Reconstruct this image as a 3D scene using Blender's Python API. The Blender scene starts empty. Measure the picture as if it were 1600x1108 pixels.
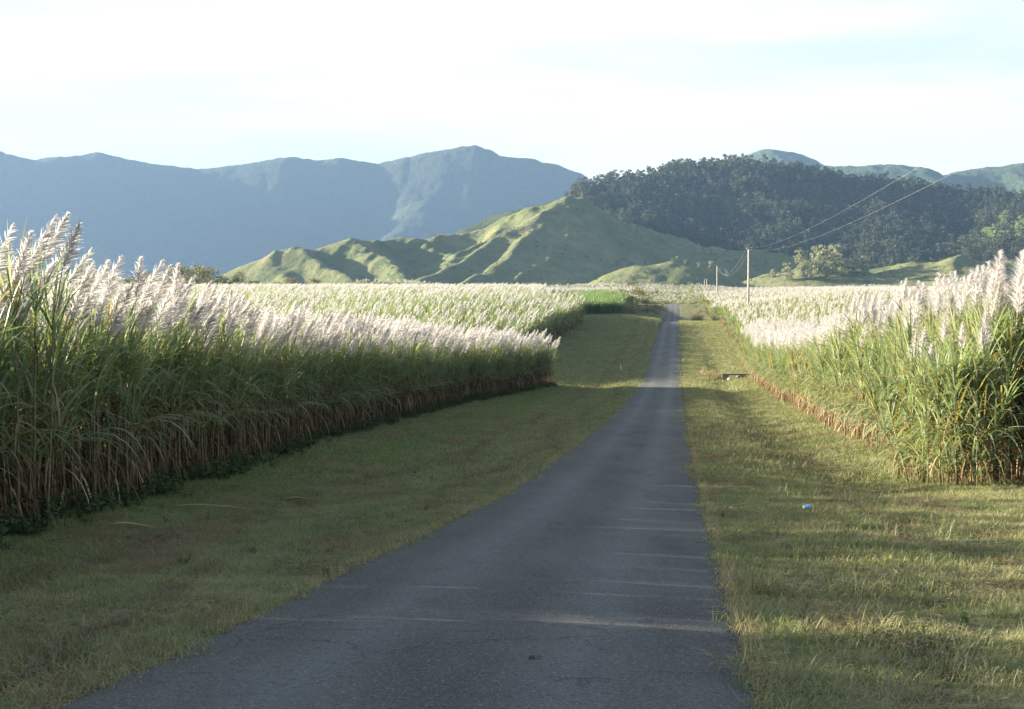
import bpy, math, random
import numpy as np
from mathutils import Vector, Matrix

random.seed(7)
RNG = np.random.default_rng(7)
scene = bpy.context.scene
COL = scene.collection
R = math.radians

# ------------------------------------------------------------------ camera, sky, sun, exposure
FPX, CU, CV, HORIZON = 2222.0, 800.0, 554.0, 480.0      # focal length and frame of the 1600x1108 photograph
PITCH = math.atan((CV - HORIZON) / FPX)
cam_data = bpy.data.cameras.new('camera')
cam_data.sensor_width = 36.0
cam_data.lens = 36.0 * FPX / 1600.0
cam_data.clip_start = 0.1
cam_data.clip_end = 40000.0
cam = bpy.data.objects.new('camera', cam_data)
cam.rotation_euler = (math.pi / 2 - PITCH, 0, 0)
COL.objects.link(cam)
scene.camera = cam

SUN_EL, SUN_AZ = R(13.0), R(-73.0)                      # azimuth clockwise from the view direction (+Y)
SUN_DIR = Vector((math.sin(SUN_AZ) * math.cos(SUN_EL), math.cos(SUN_AZ) * math.cos(SUN_EL), math.sin(SUN_EL)))
sun_data = bpy.data.lights.new('sun', 'SUN')
sun_data.energy = 5.0
sun_data.angle = R(0.7)
sun_data.color = (1.0, 0.90, 0.74)
sun = bpy.data.objects.new('sun', sun_data)
sun.rotation_euler = SUN_DIR.to_track_quat('Z', 'Y').to_euler()
sun.location = (-60, 40, 60)
COL.objects.link(sun)

world = bpy.data.worlds.new('World')
scene.world = world
world.use_nodes = True
wn, wl = world.node_tree.nodes, world.node_tree.links
wn.clear()
w_out = wn.new('ShaderNodeOutputWorld')
w_bg = wn.new('ShaderNodeBackground')
w_bg.inputs['Strength'].default_value = 0.05
w_sky = wn.new('ShaderNodeTexSky')
w_sky.sky_type = 'NISHITA'
w_sky.sun_disc = False
w_sky.sun_elevation = SUN_EL
w_sky.sun_rotation = SUN_AZ
w_sky.dust_density = 1.5
w_sky.ozone_density = 2.0
w_tc = wn.new('ShaderNodeTexCoord')
w_map = wn.new('ShaderNodeMapping')
w_map.inputs['Rotation'].default_value = (0, R(8), R(12))
w_map.inputs['Scale'].default_value = (1.6, 2.0, 9.0)
w_noise = wn.new('ShaderNodeTexNoise')
w_noise.inputs['Scale'].default_value = 1.6
w_noise.inputs['Detail'].default_value = 6.0
w_noise.inputs['Roughness'].default_value = 0.52
w_noise.inputs['Distortion'].default_value = 0.3
w_ramp = wn.new('ShaderNodeMapRange')
w_ramp.inputs['From Min'].default_value = 0.36
w_ramp.inputs['From Max'].default_value = 0.62
w_ramp.inputs['To Min'].default_value = 0.86
w_ramp.inputs['To Max'].default_value = 1.0
w_mix = wn.new('ShaderNodeMix')
w_mix.data_type = 'RGBA'
CLOUD = (3.00, 2.86, 2.56, 1)                              # thin bright overcast veil, in the sky texture's own units
w_veil = wn.new('ShaderNodeMix'); w_veil.data_type = 'RGBA'
VI = {s.identifier: s for s in w_veil.inputs}
VI['A_Color'].default_value = (2.20, 2.42, 2.28, 1); VI['B_Color'].default_value = CLOUD
wl.new([s for s in w_veil.outputs if s.identifier == 'Result_Color'][0], [s for s in w_mix.inputs if s.identifier == 'B_Color'][0])
wl.new(w_tc.outputs['Generated'], w_map.inputs['Vector'])
wl.new(w_map.outputs['Vector'], w_noise.inputs['Vector'])
wl.new(w_noise.outputs['Fac'], w_ramp.inputs['Value'])
w_str = wn.new('ShaderNodeMapRange'); w_str.interpolation_type = 'SMOOTHSTEP'
w_str.inputs['From Min'].default_value = 0.38; w_str.inputs['From Max'].default_value = 0.60
wl.new(w_noise.outputs['Fac'], w_str.inputs['Value']); wl.new(w_str.outputs['Result'], VI['Factor_Float'])
w_sep = wn.new('ShaderNodeSeparateXYZ')
w_fwd = wn.new('ShaderNodeMapRange'); w_fwd.interpolation_type = 'SMOOTHSTEP'
for k_, q_ in zip(('From Min', 'From Max', 'To Min', 'To Max'), (0.1, 0.75, 0.12, 1.0)): w_fwd.inputs[k_].default_value = q_
w_mul = wn.new('ShaderNodeMath'); w_mul.operation = 'MULTIPLY'
wl.new(w_tc.outputs['Generated'], w_sep.inputs[0])
wl.new(w_sep.outputs['Y'], w_fwd.inputs['Value'])
wl.new(w_fwd.outputs['Result'], w_mul.inputs[0]); wl.new(w_ramp.outputs['Result'], w_mul.inputs[1])
wl.new(w_mul.outputs[0], [s for s in w_mix.inputs if s.identifier == 'Factor_Float'][0])
wl.new(w_sky.outputs['Color'], [s for s in w_mix.inputs if s.identifier == 'A_Color'][0])
wl.new([s for s in w_mix.outputs if s.identifier == 'Result_Color'][0], w_bg.inputs['Color'])
wl.new(w_bg.outputs['Background'], w_out.inputs['Surface'])

scene.view_settings.view_transform = 'Standard'
scene.view_settings.look = 'None'
scene.view_settings.exposure = 3.12
scene.view_settings.gamma = 1.0
scene.render.engine = 'CYCLES'
cy = scene.cycles
cy.max_bounces = 6
cy.diffuse_bounces = 3
cy.glossy_bounces = 2
cy.transmission_bounces = 4
cy.volume_bounces = 0
cy.transparent_max_bounces = 8
cy.use_denoising = True
cy.sample_clamp_indirect = 6.0


# ------------------------------------------------------------------ small helpers
def P(u, v, d):
    """photo pixel (u, v) at depth d metres along the view axis -> world point"""
    cx, cyv = (u - CU) / FPX * d, -(v - CV) / FPX * d
    c, s = math.cos(PITCH), math.sin(PITCH)
    return np.array([cx, d * c + cyv * s, -d * s + cyv * c])


def tag(o, label=None, cat=None, group=None, kind=None):
    if label: o['label'] = label
    if cat: o['category'] = cat
    if group: o['group'] = group
    if kind: o['kind'] = kind
    return o


def empty(name, loc, rz=0.0, scl=1.0):
    o = bpy.data.objects.new(name, None)
    o.empty_display_size = 0.2
    o.location = tuple(float(c) for c in loc)
    o.rotation_euler = (0, 0, rz)
    o.scale = (scl, scl, scl)
    COL.objects.link(o)
    return o


def copy_tree(o, parent=None):
    c = o.copy()
    COL.objects.link(c)
    if parent is not None:
        c.parent = parent
    for ch in o.children:
        copy_tree(ch, c)
    return c


def hash2(ix, iy, seed):
    h = (ix.astype(np.int64) * 374761393 + iy.astype(np.int64) * 668265263 + seed * 1442695041) & 0xFFFFFFFF
    h = ((h ^ (h >> 13)) * 1274126177) & 0xFFFFFFFF
    h = h ^ (h >> 16)
    return (h & 0xFFFFFF) / float(0xFFFFFF)


def vnoise(x, y, seed=0):
    """gradient noise, about -1..1"""
    x = np.asarray(x, float); y = np.asarray(y, float)
    x0, y0 = np.floor(x), np.floor(y)
    fx, fy = x - x0, y - y0
    ux, uy = fx * fx * fx * (fx * (fx * 6 - 15) + 10), fy * fy * fy * (fy * (fy * 6 - 15) + 10)
    out = 0
    for dx in (0, 1):
        for dy in (0, 1):
            a = hash2(x0 + dx, y0 + dy, seed) * 2 * np.pi
            g = np.cos(a) * (fx - dx) + np.sin(a) * (fy - dy)
            out = out + g * (ux if dx else 1 - ux) * (uy if dy else 1 - uy)
    return out * 1.5


def fbm(x, y, seed=0, octv=5, gain=0.5):
    a, s, t = 1.0, 0.0, 0.0
    for k in range(octv):
        s = s + a * vnoise(x * 2 ** k, y * 2 ** k, seed + k * 17)
        t += a; a *= gain
    return s / t


def ridged(x, y, seed=0, octv=5, gain=0.5):
    a, s, t = 1.0, 0.0, 0.0
    for k in range(octv):
        s = s + a * (1 - np.abs(vnoise(x * 2 ** k, y * 2 ** k, seed + k * 31)) * 1.6)
        t += a; a *= gain
    return s / t


def sstep(a, b, x):
    t = np.clip((x - a) / (b - a), 0, 1)
    return t * t * (3 - 2 * t)


class Buf:
    """collects strips, tubes and quads into one mesh; every piece carries a random value"""
    def __init__(self):
        self.v, self.f, self.m, self.r, self.n = [], [], [], [], 0

    def add(self, verts, faces, mi=0, rnd=None):
        verts = np.asarray(verts, float)
        self.v.append(verts)
        self.f.extend([tuple(int(i) + self.n for i in f) for f in faces])
        self.m.extend([mi] * len(faces))
        self.r.append(np.full(len(verts), random.random() if rnd is None else rnd))
        self.n += len(verts)

    def strip(self, path, widths, side, mi=0, rnd=None):
        path = np.asarray(path, float)
        side = np.asarray(side, float)
        if side.ndim == 1:
            side = np.repeat(side[None], len(path), 0)
        w = np.asarray(widths, float)[:, None] * 0.5
        a, b = path - side * w, path + side * w
        n = len(path)
        vv = np.empty((2 * n, 3)); vv[0::2] = a; vv[1::2] = b
        self.add(vv, [(2 * i, 2 * i + 1, 2 * i + 3, 2 * i + 2) for i in range(n - 1)], mi, rnd)

    def tube(self, path, radii, k=5, mi=0, rnd=None, cap=True):
        path = np.asarray(path, float)
        n = len(path)
        vs = []
        for i in range(n):
            t = path[min(i + 1, n - 1)] - path[max(i - 1, 0)]
            t = t / (np.linalg.norm(t) + 1e-9)
            a = np.cross(t, (0.3, 0.9, 0.1) if abs(t[2]) > 0.8 else (0, 0, 1))
            a /= np.linalg.norm(a); b = np.cross(t, a)
            for j in range(k):
                th = 2 * np.pi * j / k
                vs.append(path[i] + radii[i] * (np.cos(th) * a + np.sin(th) * b))
        fs = [(i * k + j, i * k + (j + 1) % k, (i + 1) * k + (j + 1) % k, (i + 1) * k + j) for i in range(n - 1) for j in range(k)]
        if cap:
            fs += [tuple(range(k - 1, -1, -1)), tuple(range((n - 1) * k, n * k))]
        self.add(vs, fs, mi, rnd)

    def box(self, c, s, mi=0, rot=None):
        x, y, z = [q * 0.5 for q in s]
        v = np.array([(-x, -y, -z), (x, -y, -z), (x, y, -z), (-x, y, -z), (-x, -y, z), (x, -y, z), (x, y, z), (-x, y, z)])
        if rot is not None:
            v = v @ np.array(rot).T
        self.add(v + np.array(c), [(3, 2, 1, 0), (4, 5, 6, 7), (0, 1, 5, 4), (1, 2, 6, 5), (2, 3, 7, 6), (3, 0, 4, 7)], mi)

    def merge(self, other):
        for v, r in zip(other.v, other.r):
            self.v.append(v); self.r.append(r)
        self.f.extend([tuple(i + self.n for i in f) for f in other.f])
        self.m.extend(other.m); self.n += other.n

    def arrays(self):
        return np.concatenate(self.v), self.f, self.m, np.concatenate(self.r)

    def mesh(self, name, mats, smooth=False):
        v, f, m, r = self.arrays()
        me = bpy.data.meshes.new(name)
        me.from_pydata(v.tolist(), [], f)
        for mm in mats: me.materials.append(mm)
        me.polygons.foreach_set('material_index', np.array(m, np.int32))
        if smooth:
            me.polygons.foreach_set('use_smooth', np.ones(len(f), bool))
        at = me.attributes.new('rnd', 'FLOAT', 'POINT'); at.data.foreach_set('value', r.astype(np.float32))
        me.update()
        return me

    def build(self, name, mats, parent=None, smooth=False):
        if not isinstance(mats, (list, tuple)): mats = [mats]
        o = bpy.data.objects.new(name, self.mesh(name, mats, smooth))
        COL.objects.link(o)
        if parent is not None: o.parent = parent
        return o


_ng = {}
def scatter_group(nt):
    """node group: the mesh holds nt small templates (point attribute tmpl = 0..nt-1) and loose points (tmpl = -1)"""
    if nt in _ng: return _ng[nt]
    ng = bpy.data.node_groups.new('scatter_%d' % nt, 'GeometryNodeTree')
    ng.interface.new_socket('Geometry', in_out='INPUT', socket_type='NodeSocketGeometry')
    ng.interface.new_socket('Geometry', in_out='OUTPUT', socket_type='NodeSocketGeometry')
    N, L = ng.nodes, ng.links
    gi, go = N.new('NodeGroupInput'), N.new('NodeGroupOutput')
    def attr(nm, ty):
        n = N.new('GeometryNodeInputNamedAttribute'); n.data_type = ty; n.inputs['Name'].default_value = nm
        return n.outputs['Attribute']
    def sel(k):
        c = N.new('FunctionNodeCompare'); c.data_type = 'INT'; c.operation = 'EQUAL'
        L.new(attr('tmpl', 'INT'), [s for s in c.inputs if s.identifier == 'A_INT'][0])
        [s for s in c.inputs if s.identifier == 'B_INT'][0].default_value = k
        sp = N.new('GeometryNodeSeparateGeometry'); sp.domain = 'POINT'
        L.new(gi.outputs[0], sp.inputs['Geometry']); L.new(c.outputs[0], sp.inputs['Selection'])
        return sp.outputs['Selection']
    jn = N.new('GeometryNodeJoinGeometry')
    for k in range(nt):
        g2i = N.new('GeometryNodeGeometryToInstance')
        L.new(sel(k), g2i.inputs[0]); L.new(g2i.outputs[0], jn.inputs[0])
    iop = N.new('GeometryNodeInstanceOnPoints')
    L.new(sel(-1), iop.inputs['Points']); L.new(jn.outputs[0], iop.inputs['Instance'])
    iop.inputs['Pick Instance'].default_value = True
    L.new(attr('pick', 'INT'), iop.inputs['Instance Index'])
    L.new(attr('rot', 'FLOAT_VECTOR'), iop.inputs['Rotation'])
    L.new(attr('scl', 'FLOAT_VECTOR'), iop.inputs['Scale'])
    L.new(iop.outputs[0], go.inputs[0])
    _ng[nt] = ng
    return ng


def scatter(name, templates, mats, pts, rot, scl, pick=None, smooth=False):
    """ONE object: templates (Buf list) instanced on pts by a geometry-nodes modifier"""
    n, nt = len(pts), len(templates)
    pick = RNG.integers(0, nt, n) if pick is None else pick
    V, F, M, RR, T = [], [], [], [], []
    off = 0
    for k, b in enumerate(templates):
        v, f, m, r = b.arrays()
        V.append(v); RR.append(r); M += m; T.append(np.full(len(v), k))
        F += [tuple(i + off for i in q) for q in f]
        off += len(v)
    V.append(np.asarray(pts)); RR.append(np.zeros(n)); T.append(np.full(n, -1))
    V, RR, T = np.concatenate(V), np.concatenate(RR), np.concatenate(T)
    me = bpy.data.meshes.new(name)
    me.from_pydata(V.tolist(), [], F)
    for mm in mats: me.materials.append(mm)
    me.polygons.foreach_set('material_index', np.array(M, np.int32))
    if smooth: me.polygons.foreach_set('use_smooth', np.ones(len(F), bool))
    def put(nm, ty, key, arr, dt):
        a = me.attributes.new(nm, ty, 'POINT'); a.data.foreach_set(key, np.ascontiguousarray(arr, dt).ravel())
    put('tmpl', 'INT', 'value', T, np.int32)
    put('rnd', 'FLOAT', 'value', RR, np.float32)
    pk = np.zeros(len(V), np.int32); pk[off:] = pick; put('pick', 'INT', 'value', pk, np.int32)
    ro = np.zeros((len(V), 3)); ro[off:] = rot; put('rot', 'FLOAT_VECTOR', 'vector', ro, np.float32)
    sc = np.ones((len(V), 3)); sc[off:] = scl if np.ndim(scl) == 2 else np.repeat(np.asarray(scl)[:, None], 3, 1)
    put('scl', 'FLOAT_VECTOR', 'vector', sc, np.float32)
    me.update()
    o = bpy.data.objects.new(name, me)
    COL.objects.link(o)
    md = o.modifiers.new('scatter', 'NODES'); md.node_group = scatter_group(nt)
    return o


def grid_obj(name, X, Y, Z, mat, smooth=True):
    """regular grid arrays -> mesh"""
    ny, nx = X.shape
    v = np.stack([X, Y, Z], -1).reshape(-1, 3)
    i = np.arange(ny * nx).reshape(ny, nx)
    f = np.stack([i[:-1, :-1], i[:-1, 1:], i[1:, 1:], i[1:, :-1]], -1).reshape(-1, 4)
    me = bpy.data.meshes.new(name)
    me.vertices.add(len(v)); me.vertices.foreach_set('co', v.astype(np.float32).ravel())
    me.loops.add(f.size); me.loops.foreach_set('vertex_index', f.astype(np.int32).ravel())
    me.polygons.add(len(f))
    me.polygons.foreach_set('loop_start', np.arange(0, f.size, 4, dtype=np.int32))
    me.polygons.foreach_set('loop_total', np.full(len(f), 4, np.int32))
    me.update(calc_edges=True); me.validate()
    me.polygons.foreach_set('use_smooth', np.full(len(f), smooth, bool))
    me.materials.append(mat)
    o = bpy.data.objects.new(name, me)
    COL.objects.link(o)
    return o


# ------------------------------------------------------------------ materials
class NT:
    def __init__(self, name):
        self.mat = bpy.data.materials.new(name); self.mat.use_nodes = True
        self.N, self.L = self.mat.node_tree.nodes, self.mat.node_tree.links
        self.N.clear()
        self.out = self.N.new('ShaderNodeOutputMaterial')
        self._pos = None

    def pos(self):
        if self._pos is None:
            self._pos = self.N.new('ShaderNodeNewGeometry').outputs['Position']
        return self._pos

    def noise(self, scale, detail=4, rough=0.55, stretch=None, dist=0.0):
        n = self.N.new('ShaderNodeTexNoise')
        n.inputs['Scale'].default_value = scale; n.inputs['Detail'].default_value = detail
        n.inputs['Roughness'].default_value = rough; n.inputs['Distortion'].default_value = dist
        if stretch is None:
            self.L.new(self.pos(), n.inputs['Vector'])
        else:
            mp = self.N.new('ShaderNodeMapping'); mp.inputs['Scale'].default_value = stretch[:3]
            if len(stretch) > 3: mp.inputs['Rotation'].default_value = (0, 0, stretch[3])
            self.L.new(self.pos(), mp.inputs['Vector']); self.L.new(mp.outputs[0], n.inputs['Vector'])
        return n.outputs['Fac']

    def rng(self, sock, a, b, c=0.0, d=1.0):
        m = self.N.new('ShaderNodeMapRange')
        for k, q in zip(('From Min', 'From Max', 'To Min', 'To Max'), (a, b, c, d)):
            m.inputs[k].default_value = q
        self.L.new(sock, m.inputs['Value'])
        return m.outputs['Result']

    def math(self, op, a, b):
        m = self.N.new('ShaderNodeMath'); m.operation = op
        for i, q in enumerate((a, b)):
            if isinstance(q, (int, float)): m.inputs[i].default_value = q
            else: self.L.new(q, m.inputs[i])
        return m.outputs[0]

    def mix(self, fac, a, b, blend='MIX'):
        m = self.N.new('ShaderNodeMix'); m.data_type = 'RGBA'; m.blend_type = blend
        S = {s.identifier: s for s in m.inputs}
        for s, q in ((S['Factor_Float'], fac), (S['A_Color'], a), (S['B_Color'], b)):
            if isinstance(q, (int, float)): s.default_value = q
            elif isinstance(q, tuple): s.default_value = (*q[:3], 1)
            else: self.L.new(q, s)
        return [s for s in m.outputs if s.identifier == 'Result_Color'][0]

    def attr(self, nm):
        a = self.N.new('ShaderNodeAttribute'); a.attribute_name = nm
        return a.outputs['Fac']

    def obj_random(self):
        return self.N.new('ShaderNodeObjectInfo').outputs['Random']

    def principled(self, col, rough=0.8, spec=0.3, bump=None, bump_str=0.3, bump_dist=0.05):
        b = self.N.new('ShaderNodeBsdfPrincipled')
        if isinstance(col, tuple): b.inputs['Base Color'].default_value = (*col[:3], 1)
        else: self.L.new(col, b.inputs['Base Color'])
        if isinstance(rough, (int, float)): b.inputs['Roughness'].default_value = rough
        else: self.L.new(rough, b.inputs['Roughness'])
        b.inputs['Specular IOR Level'].default_value = spec
        if bump is not None:
            n = self.N.new('ShaderNodeBump'); n.inputs['Strength'].default_value = bump_str; n.inputs['Distance'].default_value = bump_dist
            self.L.new(bump, n.inputs['Height']); self.L.new(n.outputs[0], b.inputs['Normal'])
        return b.outputs[0]

    def translucent(self, shader, col, fac):
        t = self.N.new('ShaderNodeBsdfTranslucent')
        if isinstance(col, tuple): t.inputs['Color'].default_value = (*col[:3], 1)
        else: self.L.new(col, t.inputs['Color'])
        m = self.N.new('ShaderNodeMixShader'); m.inputs[0].default_value = fac
        self.L.new(shader, m.inputs[1]); self.L.new(t.outputs[0], m.inputs[2])
        return m.outputs[0]

    def done(self, shader):
        self.L.new(shader, self.out.inputs['Surface'])
        return self.mat


def turf_colour(t):
    """colour of the mown verge, from world position: green, olive, straw and bare brown patches"""
    big = t.rng(t.noise(0.16, 3, 0.6, (1, 0.55, 1, R(-7))), 0.38, 0.64)
    mid = t.rng(t.noise(0.8, 5, 0.68, (1, 0.55, 1, R(-7))), 0.40, 0.62)
    fine = t.rng(t.noise(2.6, 5, 0.72, (1, 0.6, 1)), 0.42, 0.64)
    dark = t.rng(t.noise(1.7, 5, 0.7, (1, 0.5, 1, R(-7))), 0.53, 0.64)
    bare = t.rng(t.noise(0.5, 7, 0.74, (1.25, 0.40, 1, R(-6))), 0.535, 0.63)
    c = t.mix(mid, (0.092, 0.132, 0.042), (0.215, 0.212, 0.105))
    c = t.mix(t.math('MULTIPLY', big, 0.45), c, (0.080, 0.132, 0.026))
    c = t.mix(t.math('MULTIPLY', fine, 0.55), c, (0.30, 0.26, 0.145))
    c = t.mix(t.math('MULTIPLY', dark, 0.75), c, (0.050, 0.074, 0.024))
    sx = t.N.new('ShaderNodeSeparateXYZ'); t.L.new(t.pos(), sx.inputs[0])
    lat = t.math('SUBTRACT', t.math('ADD', sx.outputs['X'], 1.45), t.math('MULTIPLY', sx.outputs['Y'], 0.1165))
    wob = t.math('ADD', lat, t.rng(t.noise(0.12, 3, 0.6), 0.3, 0.7, -0.7, 0.7))
    strip = t.rng(t.math('ABSOLUTE', t.math('ADD', wob, 8.0), 0.0), 0.5, 2.2, 0.7, 0.0)
    strip = t.math('MULTIPLY', strip, t.rng(sx.outputs['Y'], 95.0, 125.0, 1.0, 0.15))
    c = t.mix(strip, c, (0.090, 0.155, 0.028))
    rut = t.noise(0.9, 5, 0.7)
    for at0, ww in ((5.7, 0.55), (-4.6, 0.40), (3.2, 0.3)):
        ln = t.math('MULTIPLY', t.rng(t.math('ABSOLUTE', t.math('ADD', wob, at0), 0.0), 0.08, ww, 1.0, 0.0), t.rng(rut, 0.44, 0.56))
        c = t.mix(t.math('MULTIPLY', ln, 0.8), c, (0.075, 0.046, 0.030))
    c = t.mix(t.math('MULTIPLY', bare, 0.85), c, (0.165, 0.110, 0.068))
    return c


def mat_turf():
    t = NT('mown_turf')
    c = turf_colour(t)
    c = t.mix(t.rng(t.noise(30, 4, 0.75), 0.42, 0.60, 0.1, 0.75), c, (0.045, 0.036, 0.020))
    h = t.noise(22.0, 5, 0.75)
    return t.done(t.principled(c, 0.95, 0.1, h, 0.6, 0.06))


def mat_blade():
    t = NT('grass_blade')
    c = turf_colour(t)
    r = t.attr('rnd')
    c = t.mix(t.rng(r, 0.0, 1.0, 0.0, 0.5), c, (0.34, 0.30, 0.17))
    c2 = t.mix(1.0, c, (1.15, 1.25, 0.75), 'MULTIPLY')
    return t.done(t.translucent(t.principled(c, 0.6, 0.25), c2, 0.35))


def mat_cane_leaf():
    t = NT('cane_leaf')
    r = t.attr('rnd')
    p = t.rng(t.noise(0.35, 3, 0.6), 0.35, 0.65)
    c = t.mix(r, (0.105, 0.142, 0.055), (0.325, 0.365, 0.215))
    c = t.mix(t.math('MULTIPLY', p, 0.5), c, (0.095, 0.125, 0.052))
    c = t.mix(t.rng(r, 0.80, 0.92), c, (0.24, 0.17, 0.045))
    c2 = t.mix(1.0, c, (1.2, 1.3, 0.85), 'MULTIPLY')
    return t.done(t.translucent(t.principled(c, 0.45, 0.35), c2, 0.45))


def mat_cane_dry():
    t = NT('cane_dry_leaf')
    r = t.attr('rnd')
    c = t.mix(t.math('POWER', r, 2.2), (0.085, 0.036, 0.017), (0.25, 0.150, 0.070))
    c = t.mix(t.rng(r, 0.85, 0.9), c, (0.36, 0.27, 0.155))
    return t.done(t.translucent(t.principled(c, 0.7, 0.2), c, 0.25))


def mat_cane_stalk():
    t = NT('cane_stalk')
    c = t.mix(t.rng(t.noise(6, 2, 0.5, (0.3, 0.3, 2.0)), 0.4, 0.6), (0.13, 0.075, 0.035), (0.16, 0.14, 0.06))
    return t.done(t.principled(c, 0.5, 0.4))


def mat_plume():
    t = NT('cane_plume')
    r = t.attr('rnd')
    c = t.mix(r, (0.38, 0.36, 0.345), (0.58, 0.562, 0.535))
    c = t.mix(t.math('MULTIPLY', t.obj_random(), 0.40), c, (0.40, 0.345, 0.325))
    d = t.N.new('ShaderNodeBsdfDiffuse'); t.L.new(c, d.inputs['Color'])
    return t.done(t.translucent(d.outputs[0], c, 0.5))


def mat_foliage(name, a, b, patch=0.05):
    t = NT(name)
    r = t.attr('rnd'); o = t.obj_random()
    c = t.mix(o, a, b)
    c = t.mix(t.math('MULTIPLY', r, 0.45), c, tuple(q * 1.5 for q in b))
    c2 = t.mix(1.0, c, (1.2, 1.25, 0.8), 'MULTIPLY')
    return t.done(t.translucent(t.principled(c, 0.65, 0.2), c2, 0.28))


def mat_plain(name, col, rough=0.8, spec=0.3, var=0.25, scale=6.0):
    t = NT(name)
    n = t.rng(t.noise(scale, 5, 0.65), 0.3, 0.7)
    c = t.mix(n, tuple(q * (1 - var) for q in col), tuple(min(1, q * (1 + var)) for q in col))
    return t.done(t.principled(c, rough, spec))


def mat_asphalt():
    t = NT('asphalt')
    sp = t.noise(58, 2, 0.6)
    sp2 = t.noise(26, 3, 0.7)
    pat = t.rng(t.noise(0.7, 5, 0.65, (1.0, 0.25, 1, R(-6.6))), 0.35, 0.66)
    blot = t.rng(t.noise(1.3, 6, 0.7, (1.2, 0.3, 1, R(-6.6))), 0.53, 0.66)
    stain = t.rng(t.noise(5.5, 4, 0.7, (1.0, 0.5, 1)), 0.60, 0.70)
    # wheel tracks: distance from the centre line x = -1.45 + 0.1165 y
    sx = t.N.new('ShaderNodeSeparateXYZ'); t.L.new(t.pos(), sx.inputs[0])
    lat = t.math('SUBTRACT', t.math('ADD', sx.outputs['X'], 1.45), t.math('MULTIPLY', sx.outputs['Y'], 0.1165))
    al = t.math('ABSOLUTE', lat, 0.0)
    track = t.rng(t.math('ABSOLUTE', t.math('SUBTRACT', al, 0.8), 0.0), 0.0, 0.55, 1.0, 0.0)
    edge = t.rng(al, 1.35, 1.95)
    c = t.mix(pat, (0.047, 0.050, 0.049), (0.082, 0.085, 0.082))
    c = t.mix(t.math('MULTIPLY', track, 0.5), c, (0.125, 0.132, 0.130))
    c = t.mix(t.math('MULTIPLY', blot, 0.45), c, (0.040, 0.044, 0.049))
    mark = t.rng(t.noise(1.0, 3, 0.6, (1.1, 5.5, 1)), 0.655, 0.69)
    c = t.mix(t.math('MULTIPLY', mark, 0.6), c, (0.022, 0.023, 0.025))
    vo = t.N.new('ShaderNodeTexVoronoi'); vo.feature = 'DISTANCE_TO_EDGE'; vo.inputs['Scale'].default_value = 0.55
    wa = t.N.new('ShaderNodeVectorMath'); wa.operation = 'ADD'
    wn_ = t.N.new('ShaderNodeTexNoise'); wn_.inputs['Scale'].default_value = 1.7; wn_.inputs['Detail'].default_value = 5
    t.L.new(t.pos(), wn_.inputs['Vector']); t.L.new(t.pos(), wa.inputs[0]); t.L.new(wn_.outputs['Color'], wa.inputs[1]); t.L.new(wa.outputs[0], vo.inputs['Vector'])
    crack = t.math('MULTIPLY', t.rng(vo.outputs['Distance'], 0.003, 0.014, 1.0, 0.0), t.rng(t.noise(0.35, 3, 0.6), 0.50, 0.58))
    c = t.mix(t.math('MULTIPLY', crack, 0.7), c, (0.020, 0.020, 0.021))
    c = t.mix(t.math('MULTIPLY', stain, 0.4), c, (0.028, 0.030, 0.033))
    c = t.mix(t.math('MULTIPLY', edge, 0.28), c, (0.045, 0.046, 0.047))
    c = t.mix(t.rng(sp, 0.56, 0.70, 0, 0.85), c, (0.21, 0.215, 0.22))
    c = t.mix(t.rng(sp2, 0.46, 0.32, 0, 0.75), c, (0.022, 0.024, 0.026))
    h = t.math('ADD', sp, sp2)
    return t.done(t.principled(c, 0.92, 0.18, h, 0.6, 0.015))


def mat_hill_grass():
    t = NT('hill_grass')
    a = t.rng(t.noise(0.012, 5, 0.6), 0.36, 0.64)
    b = t.rng(t.noise(0.06, 6, 0.7), 0.38, 0.66)
    c = t.mix(a, (0.095, 0.112, 0.042), (0.160, 0.155, 0.070))
    c = t.mix(t.math('MULTIPLY', b, 0.6), c, (0.050, 0.072, 0.024))
    sc = t.rng(t.noise(0.16, 5, 0.75), 0.60, 0.68)
    c = t.mix(t.math('MULTIPLY', sc, 0.6), c, (0.06, 0.085, 0.035))
    return t.done(t.principled(c, 0.95, 0.1, t.noise(0.12, 6, 0.75), 0.6, 6.0))


def mat_forest_floor(name, a, b, sc):
    t = NT(name)
    n = t.rng(t.noise(sc, 6, 0.75), 0.36, 0.66)
    n2 = t.rng(t.noise(sc * 0.1, 4, 0.6), 0.36, 0.64)
    c = t.mix(n, a, b)
    c = t.mix(t.math('MULTIPLY', n2, 0.4), c, b)
    return t.done(t.principled(c, 0.95, 0.1, t.noise(sc * 1.6, 5, 0.75), 1.0, 0.45 / sc))


M_TURF, M_BLADE = mat_turf(), mat_blade()
M_LEAF, M_DRY, M_STALK, M_PLUME = mat_cane_leaf(), mat_cane_dry(), mat_cane_stalk(), mat_plume()
def mat_young():
    t = NT('young_cane_leaf')
    c = t.mix(t.attr('rnd'), (0.115, 0.185, 0.052), (0.205, 0.275, 0.105))
    return t.done(t.translucent(t.principled(c, 0.5, 0.3), c, 0.4))
M_YOUNG = mat_young()
M_ASPHALT = mat_asphalt()
M_HILL = mat_hill_grass()
M_FOREST = mat_foliage('forest_leaves', (0.017, 0.029, 0.015), (0.052, 0.062, 0.030))
M_FOREST_SUNLIT = mat_foliage('sunlit_forest_leaves', (0.10, 0.14, 0.05), (0.15, 0.18, 0.075))  # forest leaves in a lighter colour that stands in for sunlight on one patch
M_BARK = mat_plain('bark', (0.16, 0.13, 0.10), 0.9, 0.1)
M_OLIVE = mat_foliage('olive_leaves', (0.085, 0.085, 0.035), (0.13, 0.115, 0.05))
M_GREEN = mat_foliage('green_leaves', (0.125, 0.135, 0.070), (0.20, 0.20, 0.11))
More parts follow.
